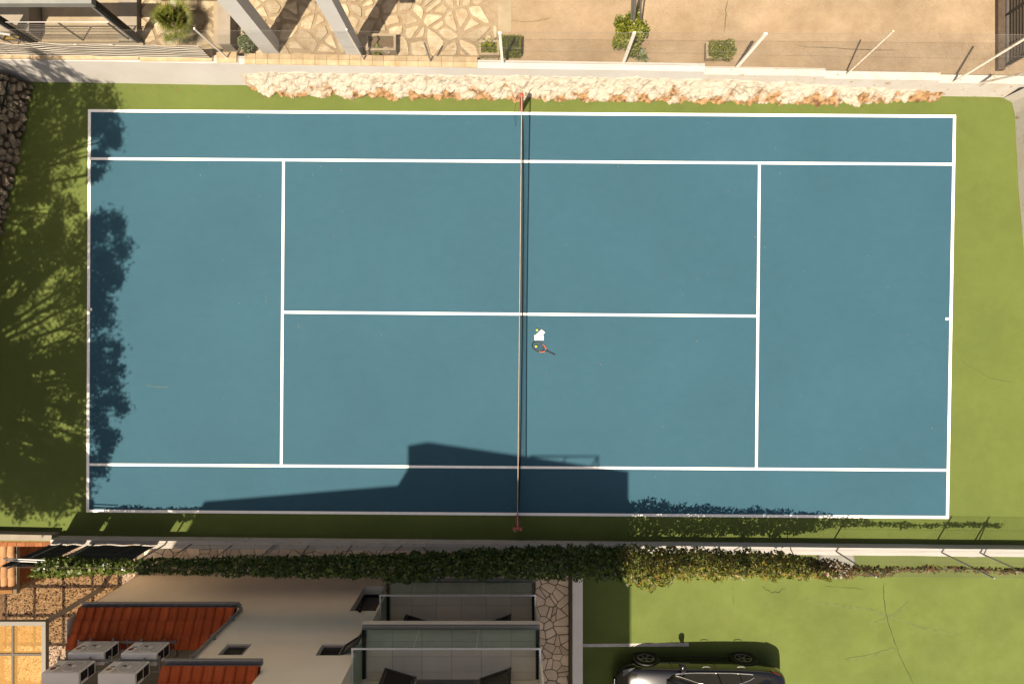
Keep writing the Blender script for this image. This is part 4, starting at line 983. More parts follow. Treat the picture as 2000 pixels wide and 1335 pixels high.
# lattice railing
rl = empty('railing', (-10.9, 7.66, ZT+.1), 'steel railing with thin horizontal bars inside the grey portal frame', 'railing')
for x in (-12.10, -10.9, -9.72): TB(x-.012, x+.012, 7.64, 7.68, ZT+.10, ZT+1.0).build('post', M['steel'], rl)
TT([(-12.15, 7.66, ZT+1.02), (-9.66, 7.66, ZT+1.02)], .014, 8).build('top_rail', M['steel'], rl)
for k in range(8): TT([(-12.15, 7.66, ZT+.18+k*.10), (-9.66, 7.66, ZT+.18+k*.10)], .0065, 6).build('bar', M['steel'], rl)
for k, x in enumerate((-11.9, -11.0, -10.1)):
    TT([(x, 7.34, ZT-.02), (x-.02, 7.36, ZT+.06), (x-.05, 7.45, ZT+.10), (x-.09, 7.53, ZT+.10)], .065, 10).build('support', M['column'], th_)
ch = empty('garden_chair', W(45, 88, ZT+.3), 'pale plastic chair behind the striped screen', 'chair')
c0 = W(45, 90, ZT)
MB().box(c0.x-.2, c0.x+.2, c0.y-.02, c0.y+.3, ZT+.36, ZT+.40).build('seat', mat('chair_yellow', (.38, .26, .05)), ch)
MB().tube([(c0.x-.2, c0.y-.03, ZT+.36), (c0.x-.2, c0.y-.05, ZT+.7), (c0.x, c0.y-.05, ZT+.8), (c0.x+.2, c0.y-.05, ZT+.7), (c0.x+.2, c0.y-.03, ZT+.36)], .03, 8).build('back_frame', M['white'], ch)
for (dx, dy) in ((-.18, 0), (.18, 0), (-.18, .28), (.18, .28)): MB().tube([(c0.x+dx, c0.y+dy, ZT-.02), (c0.x+dx, c0.y+dy, ZT+.37)], .018, 6).build('leg', M['white'], ch)
# striped screen on the wall
xs0, xs1 = -14.0, W(413, 113, .9).x
def stripes():
    m = mat('striped_fabric', (.70, .63, .52)); nt = m.node_tree; L = nt.links.new; p = nt.nodes['Principled BSDF']
    geo = nd(nt, 'ShaderNodeTexCoord'); sep = nd(nt, 'ShaderNodeSeparateXYZ'); L(geo.outputs['UV'], sep.inputs[0])
    mu = nd(nt, 'ShaderNodeMath', operation='MULTIPLY'); L(sep.outputs[1], mu.inputs[0]); mu.inputs[1].default_value = 7.0
    fr = nd(nt, 'ShaderNodeMath', operation='FRACT'); L(mu.outputs[0], fr.inputs[0])
    gt = nd(nt, 'ShaderNodeMath', operation='GREATER_THAN'); L(fr.outputs[0], gt.inputs[0]); gt.inputs[1].default_value = .52
    mx = nd(nt, 'ShaderNodeMix', data_type='RGBA'); L(gt.outputs[0], mx.inputs['Factor']); mx.inputs['A'].default_value = (.58, .52, .43, 1); mx.inputs['B'].default_value = (.02, .016, .013, 1)
    L(mx.outputs['Result'], p.inputs['Base Color']); p.inputs['Roughness'].default_value = .95; return m
me = bpy.data.meshes.new('striped_screen'); NXs, NZs = 90, 14; vv = []; 
for i in range(NXs+1):
    x = xs0 + (xs1-xs0)*i/NXs
    for j in range(NZs+1):
        s = j/NZs; wv = .035*mnoise.noise(Vector((x*1.6, s*1.5, 2))) + .015*math.sin(x*5+s*3)
        vv.append((x, YW(x)+.31+wv*(.4+s*.6), .92 + .64*s + .025*mnoise.noise(Vector((x*1.1, s*2, 4)))))
fs = [(i*(NZs+1)+j, (i+1)*(NZs+1)+j, (i+1)*(NZs+1)+j+1, i*(NZs+1)+j+1) for i in range(NXs) for j in range(NZs)]
me.from_pydata(vv, [], fs); uv = me.uv_layers.new(name='UVMap')
for poly in me.polygons:
    for li in poly.loop_indices:
        vi = me.loops[li].vertex_index; uv.data[li].uv = ((vi//(NZs+1))/NXs, (vi % (NZs+1))/NZs)
me.materials.append(stripes()); me.update()
o = tag(link('striped_screen', me), 'striped fabric privacy screen on the wall at the top left', 'screen'); md = o.modifiers.new('s', 'SOLIDIFY'); md.thickness = .008
# big white columns of the house above
uh = empty('upper_house', (-4, 12, ZT), 'upper house carried on tall white square columns at the top', 'house')
def column(px, py, w):
    b = W(px, py, ZT); MB().box(b.x-w, b.x, b.y, b.y+w*.85, ZT-.06, 4.6).build('column', M['column'], uh)
column(545.5, 105, .42); column(709, 116, .36)
MB().box(-16, 1.0, 7.9, 20, 4.6, 4.85).build('floor_slab', M['column'], uh) if False else MB().box(-16, 1.0, 10.6, 20, 4.6, 4.85).build('floor_slab', M['column'], uh)
for x in (-5.9, -3.7): MB().box(x-.2, x+.2, 7.3, 10.6, 4.6, 4.9).build('floor_beam', M['column'], uh)
MB().box(-16, 1.0, 10.8, 20, 4.851, 13.0).build('wall', M['facade'], uh)
for k in range(4):
    for zz in (5.6, 8.6):
        w_ = MB().box(-14.5+k*4, -12.9+k*4, 10.74, 10.797, zz, zz+1.6).build('window', M['darkpane'], uh)
# low pier by the palm
pr_ = empty('pier', W(430, 100, ZT), 'square concrete pier beside the fan palm', 'pier')
p0, p1 = W(463.5, 109, ZT), W(440, 70, ZT)
TB(-7.62, -7.34, 7.42, 9.9, ZT-.05, ZT+.02).build('footing', M['conc_pale'], pr_)
TB(-7.33, -7.02, 7.42, 9.9, ZT-.05, ZT+.42).build('shaft', M['conc_grey'], pr_, bevel=.01)
# unseen canopy added over the palm corner to cast the shade there
cn = empty('shade_canopy', (-9, 9, ZT), 'unseen concrete canopy added to shade the palm corner', 'canopy')
MB().box(-9.9, -8.2, 7.75, 13, 3.6, 3.8).build('shade_slab', M['conc_grey'], cn)
MB().box(-9.2, -9.0, 12.4, 12.6, ZT, 3.6).build('shade_post', M['conc_grey'], cn); MB().box(-8.5, -8.3, 12.4, 12.6, ZT, 3.6).build('shade_post', M['conc_grey'], cn)

# slatted metal fence at the top right
sf = empty('slatted_fence', W(1952, 80, .9), 'dark slatted metal fence at the top right corner', 'fence')
xf = 12.9
MB().box(xf-.14, xf+.05, 7.15, 13, .3, .58).build('kerb', mat('kerb_dark', (.13, .09, .06), (.18, .13, .09), scale=6, rough=.95), sf)
for y in (7.25, 8.55, 10.4): MB().box(xf+.04, xf+.10, y-.03, y+.03, .5, 2.25).build('post', M['darkalu'], sf)
MB().box(xf+.045, xf+.10, 7.19, 12.9, .61, .67).build('bottom_rail', M['galv'], sf)
for k in range(16):
    z = .70 + k*.095
    MB().obox((xf+.07, 10.0, z), Vector((0, 1, 0)), Vector((.35, 0, 1)).normalized(), Vector((1, 0, -.35)).normalized(), 2.8, .040, .006).build('slat', M['louver'], sf)

# ------------------------------------------------------------------ planting
def stuffpart(o): o['kind'] = 'stuff'; return o
def shrub(name, lab, px, py, z, rx, ry, h, n, size, m, cat='shrub', seed=1, stems=8):
    b = W(px, py, z); r = np.random.default_rng(seed); e_ = empty(name, b, lab, cat)
    d = r.normal(size=(n, 3)); d /= np.linalg.norm(d, axis=1)[:, None]; rad = r.uniform(.25, 1, n)**.45
    lob = 1 + .28*np.sin(d[:, 0]*5+seed) * np.cos(d[:, 1]*4+seed*2)
    Cn = d*(rad*lob)[:, None]*np.array([rx, ry, h/2]) + np.array([b.x, b.y, b.z + h*.52]); Cn[:, 2] = np.maximum(Cn[:, 2], z+.02)
    me = quad_mesh('foliage', leaves(Cn - np.array(b)[None, :], r.uniform(.6, 1.3, n)*size, .55, .4, r), m)
    stuffpart(link('foliage', me, e_, b)); mb = MB()
    for i in range(stems):
        t = r.uniform(0, 2*np.pi); mb.tube([b, b+Vector((math.cos(t)*rx*.35, math.sin(t)*ry*.35, h*.45)), b+Vector((math.cos(t)*rx*.75, math.sin(t)*ry*.75, h*.72))], [.018, .012, .004], 5)
    mb.build('stems', M['bark'], e_); return e_
shrub('shrub', 'large green shrub behind the fence beside the metal poles', 1221, 80, ZT-.03, .42, .52, .9, 3400, .075, M['shrub'], seed=3)
shrub('shrub', 'smaller round green shrub right of the poles by the fence', 1403, 107, ZT-.06, .36, .26, .5, 2200, .05, M['hedge'], seed=5)
shrub('shrub', 'flowering shrub at the foot of the left white column', 490, 92, ZT, .22, .30, .45, 900, .06, M['succulent'], seed=8)
# clipped hedge block
hb = empty('clipped_hedge', W(998, 98, ZT), 'small clipped rectangular hedge beside the spiky plant', 'hedge')
b = W(998, 98, ZT); n = 3600; r = np.random.default_rng(11)
u = r.uniform(-1, 1, (n, 3)); ax = r.integers(0, 3, n); sg = r.choice([-1, 1], n); u[np.arange(n), ax] = sg*r.uniform(.9, 1.03, n)
Cn = u*np.array([.25, .23, .17]) + np.array([0, 0, .20])
stuffpart(link('foliage', quad_mesh('foliage', leaves(Cn, r.uniform(.02, .04, n), .5, .4, r), M['hedge']), hb, b))
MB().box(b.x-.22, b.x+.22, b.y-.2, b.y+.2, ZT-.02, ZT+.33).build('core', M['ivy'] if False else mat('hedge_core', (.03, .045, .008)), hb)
def spiky(name, lab, px, py, z, n, L, w, m, seed, cat='plant', droop=.35):
    b = W(px, py, z); r = random.Random(seed); e_ = empty(name, b, lab, cat); q = []
    for i in range(n):
        t = r.uniform(0, 2*math.pi); el = r.uniform(.25, 1.35); d = Vector((math.cos(t)*math.cos(el), math.sin(t)*math.cos(el), math.sin(el))); s = Vector((-math.sin(t), math.cos(t), 0)); l = L*r.uniform(.6, 1.1)
        p = [Vector((0, 0, .03)) + d*l*k - Vector((0, 0, droop*l*k*k)) for k in (0, .4, .75, 1)]; ww = [w*.6, w, w*.7, .002]
        for k in range(3): q.append([p[k]-s*ww[k]/2, p[k+1]-s*ww[k+1]/2, p[k+1]+s*ww[k+1]/2, p[k]+s*ww[k]/2])
    o = link('leaves', quad_mesh('leaves', np.array([[tuple(v) for v in a] for a in q]), m), e_, b); stuffpart(o); return e_
spiky('spiky_plant', 'spiky green plant in the low planter left of the clipped hedge', 955, 97, ZT, 90, .42, .035, M['shrub'], 2)
spiky('aloe_plant', 'grey-green aloe beside the large shrub', 1250, 112, ZT-.03, 18, .40, .05, M['succulent'], 4)
# planters
def planter(name, lab, x0, y0, x1, y1, h, m):
    a, b = W(x0, y1, ZT), W(x1, y0, ZT); e_ = empty(name, ((a.x+b.x)/2, (a.y+b.y)/2, ZT), lab, 'planter'); t = .06
    for (p, q, r_, s) in ((a.x, b.x, a.y, a.y+t), (a.x, b.x, b.y-t, b.y), (a.x, a.x+t, a.y+t+.001, b.y-t-.001), (b.x-t, b.x, a.y+t+.001, b.y-t-.001)): MB().box(p, q, r_, s, ZT-.03, ZT+h).build('side', m, e_)
    MB().box(a.x+t+.001, b.x-t-.001, a.y+t+.001, b.y-t-.001, ZT-.02, ZT+h*.35).build('soil', M['earth'], e_); return e_
planter('stone_planter', 'square stone planter box beside the right white column', 719, 76, 777, 108, .28, M['conc_pale'])
spiky('succulent_plant', 'small broad-leaved succulent in the stone planter', 737, 100, ZT+.12, 9, .22, .09, M['palm'], 6, droop=.1)
shrub('flower_plant', 'small pink flowering plant in the stone planter', 757, 101, ZT+.10, .10, .07, .16, 160, .05, M['flower'], 'flower', 9, 3)
planter('low_planter', 'low concrete planter under the spiky plant', 936, 84, 976, 113, .16, M['conc_pale'])
planter('small_planter', 'small concrete planter under the round shrub', 1376, 88, 1420, 119, .14, M['conc_pale'])
# fan palm
fp = empty('fan_palm', W(362, 62, ZT), 'small fan palm beside the concrete pier', 'palm'); b = W(362, 62, ZT); r = random.Random(5)
MB().tube([(b.x, b.y, ZT-.05), (b.x+.01, b.y, ZT+.25), (b.x, b.y, ZT+.5)], [.10, .09, .06], 10).build('trunk', M['bark'], fp)
q = []; stems = MB()
for i in range(34):
    t = r.uniform(0, 2*math.pi); el = r.uniform(.05, 1.35); d = Vector((math.cos(t)*math.cos(el), math.sin(t)*math.cos(el), math.sin(el))); c = Vector((b.x, b.y, ZT+.48)) + d*r.uniform(.20, .42)
    stems.tube([(b.x, b.y, ZT+.45), c], .007, 4)
    s = d.cross(Vector((0, 0, 1))).normalized(); nr = s.cross(d); Lf = r.uniform(.26, .38)
    for k in range(22):
        a_ = -1.9 + 3.8*k/21; v = (d*math.cos(a_) + s*math.sin(a_)); l = Lf*(1-.18*abs(a_)/1.9); pp = s*math.cos(a_) - d*math.sin(a_)
        m1 = c + v*l*.5 + nr*.03; e2_ = c + v*l - Vector((0, 0, .05)) + nr*.01; w = .011
        q.append([c-pp*.002, m1-pp*w, m1+pp*w, c+pp*.002]); q.append([m1-pp*w, e2_-pp*.002, e2_+pp*.002, m1+pp*w])
stuffpart(link('fronds', quad_mesh('fronds', np.array([[tuple(v - b) for v in a] for a in q]), M['palm']), fp, b)); stems.build('frond_stems', M['palm'], fp)

# vines along the low wall fence
def vine(name, lab, prof, m, leaf, seed, cat='vine', dens=1.0, stemm=True):
    """prof: list of (photo x, z low, z high, y near, y far offsets from the fence, leaves per metre)"""
    r = np.random.default_rng(seed); pts = []
    fx = [p[0] for p in prof]; lo_x, hi_x = fx[0], fx[-1]
    X0, X1 = (lo_x-1000)*15.2/FPX, (hi_x-1000)*15.2/FPX
    Xs = np.arange(X0, X1, .02)
    cen = []
    for X in Xs:
        px = X*FPX/15.2+1000; v = [np.interp(px, fx, [p[k] for p in prof]) for k in range(1, 6)]
        nn = r.poisson(v[4]*.02*dens)
        w = .5+.5*mnoise.noise(Vector((X*2.2, seed, 0))); w2 = mnoise.noise(Vector((X*5.5, seed, 3)))
        for _ in range(nn):
            a = r.uniform(0, 2*np.pi); q_ = math.sqrt(r.uniform(.10, 1))*(0.60+.56*w+.26*w2)
            y = YB(X)-.10 + (v[2]+v[3])/2 + math.cos(a)*q_*(v[3]-v[2])/2; z = (v[0]+v[1])/2 + math.sin(a)*q_*(v[1]-v[0])/2
            cl = mnoise.noise(Vector((X*6, y*6, z*6)))
            if cl < -.28: continue
            cen.append((X+r.normal()*.04, y, z))
    Cn = np.array(cen); org_ = Vector(((X0+X1)/2, YB((X0+X1)/2)-.1, HWL)); e_ = empty(name, org_, lab, cat)
    me = quad_mesh('foliage', leaves(Cn-np.array(org_)[None, :], r.uniform(.35, 1.55, len(Cn))*leaf, .52, .35, r), m); stuffpart(link('foliage', me, e_, org_))
    mb = MB(); X = X0+.1
    pts_ = []
    while X < X1:
        px = X*FPX/15.2+1000; zl = np.interp(px, fx, [p[1] for p in prof]); zh = np.interp(px, fx, [p[2] for p in prof]); pts_.append((X, YB(X)-.10+random.uniform(-.02, .02), (zl+zh)/2+random.uniform(-.04, .04))); X += .35
    mb.tube(pts_, .012, 5)
    for i in range(1, len(pts_)-1, 3):
        p = Vector(pts_[i])
        if name != 'creeper': mb.tube([(p.x+random.uniform(-.3, .3), p.y+.02, HWL), (p.x+random.uniform(-.1, .1), p.y, (HWL+p.z)/2), p], [.014, .011, .008], 5)
    mb.build('stems', M['bark'], e_)
    return e_
vine('climbing_plant', 'bright green climbing plant over the black windbreak panels', [(78, 1.6, 2.2, -.30, .12, 600), (110, 1.4, 2.35, -.34, .20, 1500), (200, 1.6, 2.15, -.24, .14, 900), (300, 1.6, 2.2, -.20, .16, 850)], M['ivy_left'], .09, 21)
vine('ivy_hedge', 'long dark green climber hedge along the fence beside the house', [(285, 1.5, 2.25, -.20, .16, 950), (400, 1.35, 2.3, -.20, .16, 1150), (560, 1.25, 2.45, -.22, .20, 1700), (740, 1.05, 2.5, -.22, .24, 2100), (770, .95, 2.6, -.36, .26, 2300), (900, .75, 2.5, -.24, .30, 2600), (1100, .5, 2.55, -.26, .38, 3100), (1215, .45, 2.65, -.28, .40, 3200)], M['ivy'], .09, 22)
vine('sunlit_hedge', 'yellow-green sunlit climber hedge beside the green yard', [(1205, .4, 2.75, -.30, .42, 2900), (1262, .4, 2.95, -.34, .40, 2900), (1340, .5, 2.55, -.20, .34, 2300), (1480, .55, 2.5, -.18, .30, 2000), (1570, .65, 2.4, -.18, .24, 1700), (1630, 1.1, 2.3, -.16, .10, 900)], M['ivy_lit'], .09, 23)
vine('creeper', 'thin reddish creeper on the fence wire at the right', [(1590, 1.0, 2.3, -.18, .22, 1300), (1640, 1.1, 2.25, -.16, .2, 900), (1680, 1.4, 2.1, -.14, .12, 560), (1740, 1.5, 2.0, -.12, .08, 380), (1760, 1.5, 1.75, -.08, .06, 200), (1800, 1.5, 1.75, -.08, .06, 260), (1850, 1.4, 1.7, -.08, .06, 260), (1900, 1.45, 1.72, -.08, .06, 250), (1970, 1.55, 1.8, -.08, .06, 250), (2040, 1.5, 1.75, -.08, .06, 250)], M['ivy_red'], .08, 24)
# boulder glimpsed under the creeper and a wall box
bo = stone_mesh(77, mat('boulder', (.60, .56, .50), (.70, .67, .62), scale=3, rough=.9)); b = W(1612, 1080, ZY)
cvp = empty('covered_table', (b.x, b.y, ZY), 'pale covered garden table half hidden under the climber', 'table')
MB().lathe((b.x, b.y, ZY), [(.46, .48), (.50, .60), (.48, .70), (.40, .73), (.0001, .74)], 22).build('cover', mat('cover_white', (.40, .40, .36), (.52, .51, .47), scale=3, rough=.9), cvp, smooth=True)
for (dx, dy) in ((-.28, -.28), (.28, -.28), (-.28, .28), (.28, .28)): MB().tube([(b.x+dx, b.y+dy, ZY), (b.x+dx, b.y+dy, ZY+.55)], .02, 6).build('leg', M['galv'], cvp)
b = W(1900, 1083, .1); tag(MB().box(b.x-.10, b.x+.12, YB(b.x)-TWL-.12, YB(b.x)-TWL-.005, -.12, .08).build('wall_box', mat('box_grey', (.33, .30, .32)), None, bevel=.005), 'small grey box fixed to the low white wall', 'box')

# trees beyond the left end (their shade falls on the court)
def pine(name, lab, base, h, clumps, seed, nleaf=520):
    r = np.random.default_rng(seed); rr = random.Random(seed); base = Vector(base); e_ = empty(name, base, lab, 'tree')
    top = base + Vector((rr.uniform(-.3, .3), rr.uniform(-.3, .3), h))
    tp = [base + (top-base)*t + Vector((.15*math.sin(t*5+seed), .15*math.cos(t*4), 0)) for t in (0, .2, .4, .6, .8, 1)]
    MB().tube([base - Vector((0, 0, .05))] + tp[1:], [.26, .22, .19, .15, .10, .04], 10).build('trunk', M['bark'], e_)
    mb = MB(); allc = []
    for (cx, cy, cz, rad, dens) in clumps:
        c = Vector((cx, cy, cz)); t = max(.25, min(.9, (cz - base.z)/h - .18)); st = base + (top-base)*t
        mid = st.lerp(c, .55) + Vector((0, 0, -.25)); mb.tube([st, mid, c], [.075, .05, .018], 6)
        for k in range(5):
            e2 = c + Vector((rr.gauss(0, rad*.6), rr.gauss(0, rad*.6), rr.gauss(0, rad*.3))); mb.tube([mid.lerp(c, rr.uniform(.2, .9)), e2], [.026, .008], 5)
        nn = int(nleaf*dens)
        sub = np.clip(r.normal(size=(9, 3)), -1.1, 1.1)*np.array([rad*.55, rad*.55, rad*.3])
        pts = sub[r.integers(0, 9, nn)] + r.normal(size=(nn, 3))*rad*.22 + np.array(c)
        allc.append(pts)
    mb.build('branches', M['bark'], e_)
    Cn = np.concatenate(allc); me = quad_mesh('crown', leaves(Cn - np.array(base)[None, :], r.uniform(.06, .135, len(Cn)), .55, .1, r), M['pine']); stuffpart(link('crown', me, e_, base))
def sh2tree(px, py, z):       # crown point whose shadow falls at this place of the court
    p = W(px, py, 0); return (p.x - SX*z, p.y - SY*z, z)
rr = random.Random(3); cl = []
# right-hand edge clumps then the interior
for (px, py, z, rad, dn) in ((205, 440, 8.6, .55, 1.6), (215, 500, 8.2, .55, 1.6), (205, 560, 7.8, .6, 1.6), (190, 610, 8, .5, 1.2), (205, 690, 7.5, .5, 1.2), (222, 740, 7.2, .42, .8), (215, 800, 7.4, .5, 1.2), (205, 860, 7, .45, 1.0), (185, 905, 6.8, .4, .8), (172, 985, 6.4, .22, .25), (165, 470, 8.6, .7, 1.5), (160, 560, 8, .7, 1.5), (165, 650, 7.6, .6, 1.2), (170, 740, 7.4, .6, 1.2), (165, 830, 7.2, .55, 1.1)): cl.append((*sh2tree(px, py, z), rad, dn))
for i in range(95):
    px = rr.uniform(-200, 160); py = rr.uniform(470, 975); cl.append((*sh2tree(px, py, rr.uniform(6.0, 9.6)), rr.uniform(.45, .85), rr.uniform(.35, .95)))
for i in range(48):
    px = rr.uniform(-160, 160); py = rr.uniform(660, 1000); cl.append((*sh2tree(px, py, rr.uniform(6.0, 9.0)), rr.uniform(.4, .7), rr.uniform(.35, .8)))
pine('pine_tree', 'tall spreading pine beyond the left end, its shade across the baseline', (-17.3, -3.4, .95), 9.8, cl, 3, 900)
cl = []
for (px, py, z, rad, dn) in ((200, 200, 8.6, .55, 1.1), (205, 250, 8.2, .5, 1.4), (215, 270, 8, .35, .9), (190, 300, 8, .35, .7), (190, 340, 7.8, .28, .5), (150, 190, 8.6, .6, 1.0), (160, 260, 8.2, .6, 1.2), (110, 200, 8.2, .7, 1.5), (110, 290, 8, .7, 1.7), (90, 360, 8.4, .7, 1.7), (120, 420, 7.6, .5, 1.0), (70, 230, 8.8, .7, 1.6), (60, 300, 8.4, .7, 1.8), (40, 400, 8.4, .7, 1.6), (80, 450, 7.8, .6, 1.2), (60, 150, 8.4, .5, .8), (160, 130, 8.6, .4, .45), (110, 140, 8.6, .45, .6), (20, 340, 8.2, .8, 1.6), (10, 220, 8.2, .8, 1.4), (-20, 450, 8.2, .8, 1.4), (-60, 300, 8.2, .9, 1.2), (-90, 180, 8.2, .9, 1.0)): cl.append((*sh2tree(px, py, z), rad, dn))
pine('pine_tree', 'denser pine beyond the rubble wall corner', (-17.2, 1.6, .95), 9.8, cl, 5, 900)

# metal poles at the top of the terrace
pz_ = empty('clothes_rack', W(1238, 62, ZT), 'leaning grey metal pole stand behind the large shrub', 'pole stand')
for (a, b, rad) in (((1232.5, 54, .9), (1238, -60, 4.2), .028), ((1237.5, 52, .95), (1243, -60, 4.2), .04), ((1251.5, 52, .85), (1252, -60, 4.0), .022)):
    A_ = W(*a); B_ = W(*b); MB().tube([(A_.x, A_.y, ZT-.03), A_, B_], rad, 8).build('pole', M['galv'], pz_)
MB().bar(W(1234, 58, .9), W(1252, 55, .9), .03, .03).build('cross_bar', M['galv'], pz_)
MB().lathe(W(1254, -80, 4.0) + Vector((0, 0, -.1)), [(.0001, 0), (.10, .05), (.13, .15), (.08, .26), (.0001, .28)], 12).build('lamp_head', M['darkalu'], pz_)

M['litter'] = leafmat('dry_leaves', [(0.1, (0.10, 0.06, 0.02)), (0.95, (0.34, 0.22, 0.09))], trans=.1)
n = 900; r = np.random.default_rng(40); X_ = r.uniform(-12.8, 13.4, n); top = r.uniform(0, 1, n) < .5
off_ = np.abs(r.normal(0, .10, n)) + .02; rb = np.where((X_ > -7) & (X_ < 11), .22, .02)
Y_ = np.where(top, 6.85 - .0157*X_ - rb - off_, -5.377 - .00998*X_ + off_); far = r.uniform(0, 1, n) < .08
Y_ = np.where(far, r.uniform(-5, 6.4, n), Y_)
Cn = np.stack([X_, Y_, np.full(n, .016)], 1); qd = leaves(Cn, r.uniform(.02, .05, n), .6, 3.0, r); qd[:, :, 2] = np.maximum(.008, .008 + (qd[:, :, 2]-.008)*.25)
tag(link('leaf_litter', quad_mesh('leaf_litter', qd, M['litter'])), 'dry leaves scattered along the feet of the walls', 'leaf litter', kind='stuff')

# ------------------------------------------------------------------ parked car
CX, CY = 5.22, -9.93
car = empty('parked_car', (CX, CY, ZY), 'black hatchback parked on the green yard at the bottom edge', 'car')
def cp(x, y, z): return (CX+x, CY+y, ZY+z)
st = [(-2.31, .50, .34, .56, .62), (-2.25, .66, .27, .63, .69), (-2.08, .79, .22, .70, .78), (-1.75, .875, .21, .77, .87), (-1.3, .905, .20, .84, .95), (-.8, .91, .20, .89, 1.0), (0, .915, .20, .92, 1.0), (.8, .915, .21, .95, 1.02), (1.4, .91, .23, .97, 1.05), (1.85, .885, .26, .98, 1.07), (2.15, .83, .30, .95, 1.06), (2.32, .74, .36, .88, 1.0), (2.38, .60, .42, .78, .90)]
def section(hw, zb, zs, zt):
    zm = zb + (zs-zb)*.55
    half = [(.0, zb), (.80*hw, zb), (.96*hw, zb+.07), (1.0*hw, zm), (.985*hw, zs-.10), (.955*hw, zs-.01), (.86*hw, zs+.55*(zt-zs)), (.45*hw, zt-.008), (0, zt)]
    return half + [(-y, z) for (y, z) in half[-2:0:-1]]
mb = MB(); vv = []; secs = [section(*s[1:]) for s in st]; ns = len(secs[0])
for s, sec in zip(st, secs): vv += [cp(s[0], y, z) for y, z in sec]
fs = [(i*ns+k, i*ns+(k+1) % ns, (i+1)*ns+(k+1) % ns, (i+1)*ns+k) for i in range(len(st)-1) for k in range(ns)] + [tuple(range(ns))[::-1], tuple(range((len(st)-1)*ns, len(st)*ns))]
body = mb.add(vv, fs).build('body', M['paint'], car, smooth=True, subsurf=2)
# cabin
cs = [(-1.02, .74, .98, .70, .985), (-.62, .80, .97, .66, 1.19), (-.15, .82, .97, .615, 1.40), (.3, .825, .98, .60, 1.465), (.85, .825, .99, .595, 1.465), (1.35, .80, 1.0, .57, 1.40), (1.75, .76, 1.02, .56, 1.24), (2.05, .70, 1.03, .60, 1.06)]
vv = []
for (x, hb_, zb_, ht, zt_) in cs:
    half = [(hb_, zb_-.06), (hb_*.99, zb_), (ht + (hb_-ht)*.12, zt_ - (zt_-zb_)*.12), (ht*.86, zt_-.008), (ht*.4, zt_+.012), (0, zt_+.016)]
    vv += [cp(x, y, z) for y, z in half + [(-y, z) for y, z in half[-2::-1]]]
ns = 11; nstat = len(cs)
fs = [(i*ns+k, i*ns+k+1, (i+1)*ns+k+1, (i+1)*ns+k) for i in range(nstat-1) for k in range(ns-1)] + [tuple(range(ns)), tuple(range((nstat-1)*ns, nstat*ns))[::-1]]
MB().add(vv, fs).build('cabin', M['paint'], car, smooth=True, subsurf=2)
def cabside(x, f, sgn, off=.012):
    """point on the cabin side at station x, fraction f of the height"""
    xs = [c[0] for c in cs]; hb_, zb_, ht, zt_ = [float(np.interp(x, xs, [c[k] for c in cs])) for k in (1, 2, 3, 4)]
    y = hb_ + (ht - hb_)*f*.92 + off; z = zb_ + (zt_-zb_)*f*.92
    return cp(x, sgn*y, z)
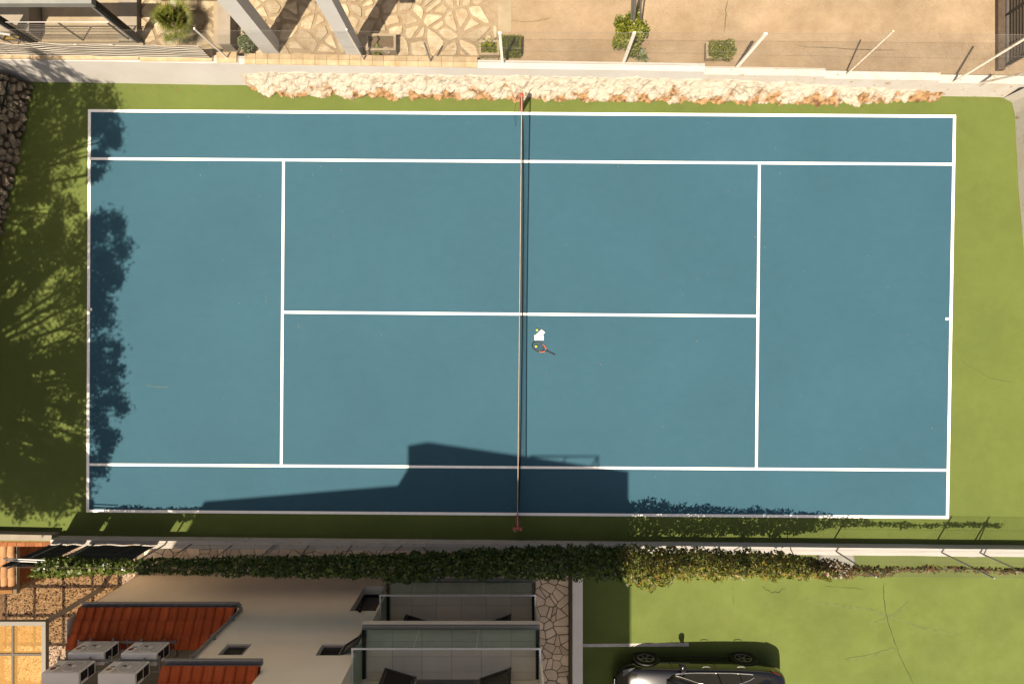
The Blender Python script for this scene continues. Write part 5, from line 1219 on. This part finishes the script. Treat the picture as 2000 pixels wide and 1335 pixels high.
for sgn in (1, -1):
    top = []; n = 26; mb = MB(); vv = []
    def ftop(t): return max(.03, .84*math.sin(math.pi*min(1, max(0, t*.93+.035)))**.55)
    for i in range(n+1):
        t = i/n; x = -.72 + 2.12*t
        for f in (.03, .35*ftop(t)+.02, .7*ftop(t)+.01, ftop(t)): vv.append(cabside(x, f, sgn, .008))
    mb.add(vv, [(i*4+k, (i+1)*4+k, (i+1)*4+k+1, i*4+k+1) for i in range(n) for k in range(3)])
    w_ = mb.build('side_window', M['carglass'], car, smooth=True)
    MB().tube([cabside(-.72+2.12*i/n, .03, sgn, .014) for i in range(n+1)], .013, 6).build('chrome_trim', M['chrome'], w_)
    MB().tube([cabside(-.72+2.12*i/n, ftop(i/n), sgn, .012) for i in range(n+1)], .010, 6).build('chrome_trim', M['chrome'], w_)
    MB().tube([cabside(.42, .05, sgn, .013), cabside(.44, .5, sgn, .013), cabside(.47, .82, sgn, .013)], .022, 6).build('pillar', M['blacksteel'], w_)
    MB().tube([cabside(1.02, .05, sgn, .013), cabside(1.04, .74, sgn, .013)], .012, 6).build('pillar', M['blacksteel'], w_)
    # wheels
    for x in (-1.40, 1.38):
        arch = MB().lathe(cp(x, sgn*.80, .34), [(.375, -.1), (.375, .118), (.30, .118), (.30, -.1)] if sgn > 0 else [(.375, .1), (.375, -.118), (.30, -.118), (.30, .1)], 32, 'y').build('wheel_arch', M['blacksteel'], car)
        wh = MB().lathe(cp(x, sgn*.83, .335), [(.21, -.1), (.31, -.1), (.335, -.06), (.335, .06), (.315, .098), (.235, .098), (.225, .03)], 36, 'y') if sgn > 0 else MB().lathe(cp(x, sgn*.83, .335), [(.21, .1), (.31, .1), (.335, .06), (.335, -.06), (.315, -.098), (.235, -.098), (.225, -.03)], 36, 'y')
        tyre = wh.build('wheel', M['tyre'], car, smooth=False)
        MB().lathe(cp(x, sgn*.83, .335), [(.238, sgn*.085), (.238, sgn*.10), (.215, sgn*.10), (.21, sgn*.06)], 32, 'y', False).build('rim', M['rim'], tyre)
        MB().lathe(cp(x, sgn*.85, .335), [(.05, 0), (.05, sgn*.07), (.0001, sgn*.075)], 16, 'y').build('hub_cap', M['rim'], tyre)
        for k in range(5):
            for dd in (-.09, .09):
                t = 2*math.pi*k/5 + .3; c = Vector(cp(x, sgn*.915, .335)); d1 = Vector((math.cos(t), 0, math.sin(t))); d2 = Vector((math.cos(t+dd*1.6), 0, math.sin(t+dd*1.6)))
                MB().bar(c + d1*.03, c + d2*.222, .020, .02, up=(0, 1, 0)).build('spoke', M['rim'], tyre)
    # mirror, handles, lamps
    mir = MB().lathe(cp(-.52, sgn*.985, .97), [(.0001, -.12), (.06, -.10), (.085, -.02), (.08, .06), (.05, .10), (.0001, .11)], 14, 'y').build('mirror', M['paint'], car, smooth=True)
    MB().bar(cp(-.50, sgn*.84, .95), cp(-.50, sgn*.93, .96), .10, .05).build('mirror_arm', M['blacksteel'], mir)
    for x in (.05, 1.02): MB().tube([cp(x, sgn*.918, .86), cp(x+.05, sgn*.945, .87), cp(x+.17, sgn*.945, .875), cp(x+.22, sgn*.918, .87)], .012, 6).build('door_handle', M['chrome'], car)
    MB().add([cp(-2.20, sgn*.58, .655), cp(-2.10, sgn*.745, .66), cp(-1.78, sgn*.865, .76), cp(-1.86, sgn*.80, .815), cp(-2.10, sgn*.62, .75)], [(0, 1, 2, 3, 4)]).build('headlight', M['lamp'], car)
    tl_ = MB(); tl_.add([cp(1.92, sgn*.872, .86), cp(2.14, sgn*.80, .80), cp(2.30, sgn*.68, .80), cp(2.285, sgn*.63, .93), cp(2.16, sgn*.755, .955), cp(1.96, sgn*.85, .945)], [(0, 1, 2, 3, 4, 5)]); tl_.build('tail_light', M['tail'], car)
    for x in (-.78, .42, 1.28): MB().tube([cp(x+.03, sgn*.905, .26), cp(x, sgn*.921, .55), cp(x+.02, sgn*.917, .84)], .004, 4).build('door_gap', M['blacksteel'], car)
    MB().tube([cp(-.98, sgn*.912, .26), cp(0, sgn*.918, .25), cp(.95, sgn*.915, .27)], .016, 6).build('sill_trim', M['blacksteel'], car)
# windscreen, rear screen, grille
def across(x, f0=-.92, f1=.92, off=.02):
    xs = [c[0] for c in cs]; ht, zt_ = [float(np.interp(x, xs, [c[k] for c in cs])) for k in (3, 4)]
    return [cp(x, ht*f, zt_ + .020 - .016*abs(f)**2*2 + off - .008) for f in (f0, f0/2, 0, f1/2, f1)]
for (xs_, nm) in (((-.96, -.8, -.6, -.4, -.2, -.05), 'windscreen'), ((1.42, 1.55, 1.7, 1.85, 1.98), 'rear_screen')):
    vv = []; [vv.extend(across(x)) for x in xs_]
    MB().add(vv, [(i*5+k, i*5+k+1, (i+1)*5+k+1, (i+1)*5+k) for i in range(len(xs_)-1) for k in range(4)]).build(nm, M['carglass'], car, smooth=True)
MB().box(*[CX-2.345, CX-2.29, CY-.42, CY+.42, ZY+.40, ZY+.54]).build('grille', M['blacksteel'], car)
MB().tube([cp(-2.33, -.45, .56), cp(-2.345, 0, .565), cp(-2.33, .45, .56)], .010, 6).build('grille_trim', M['chrome'], car)
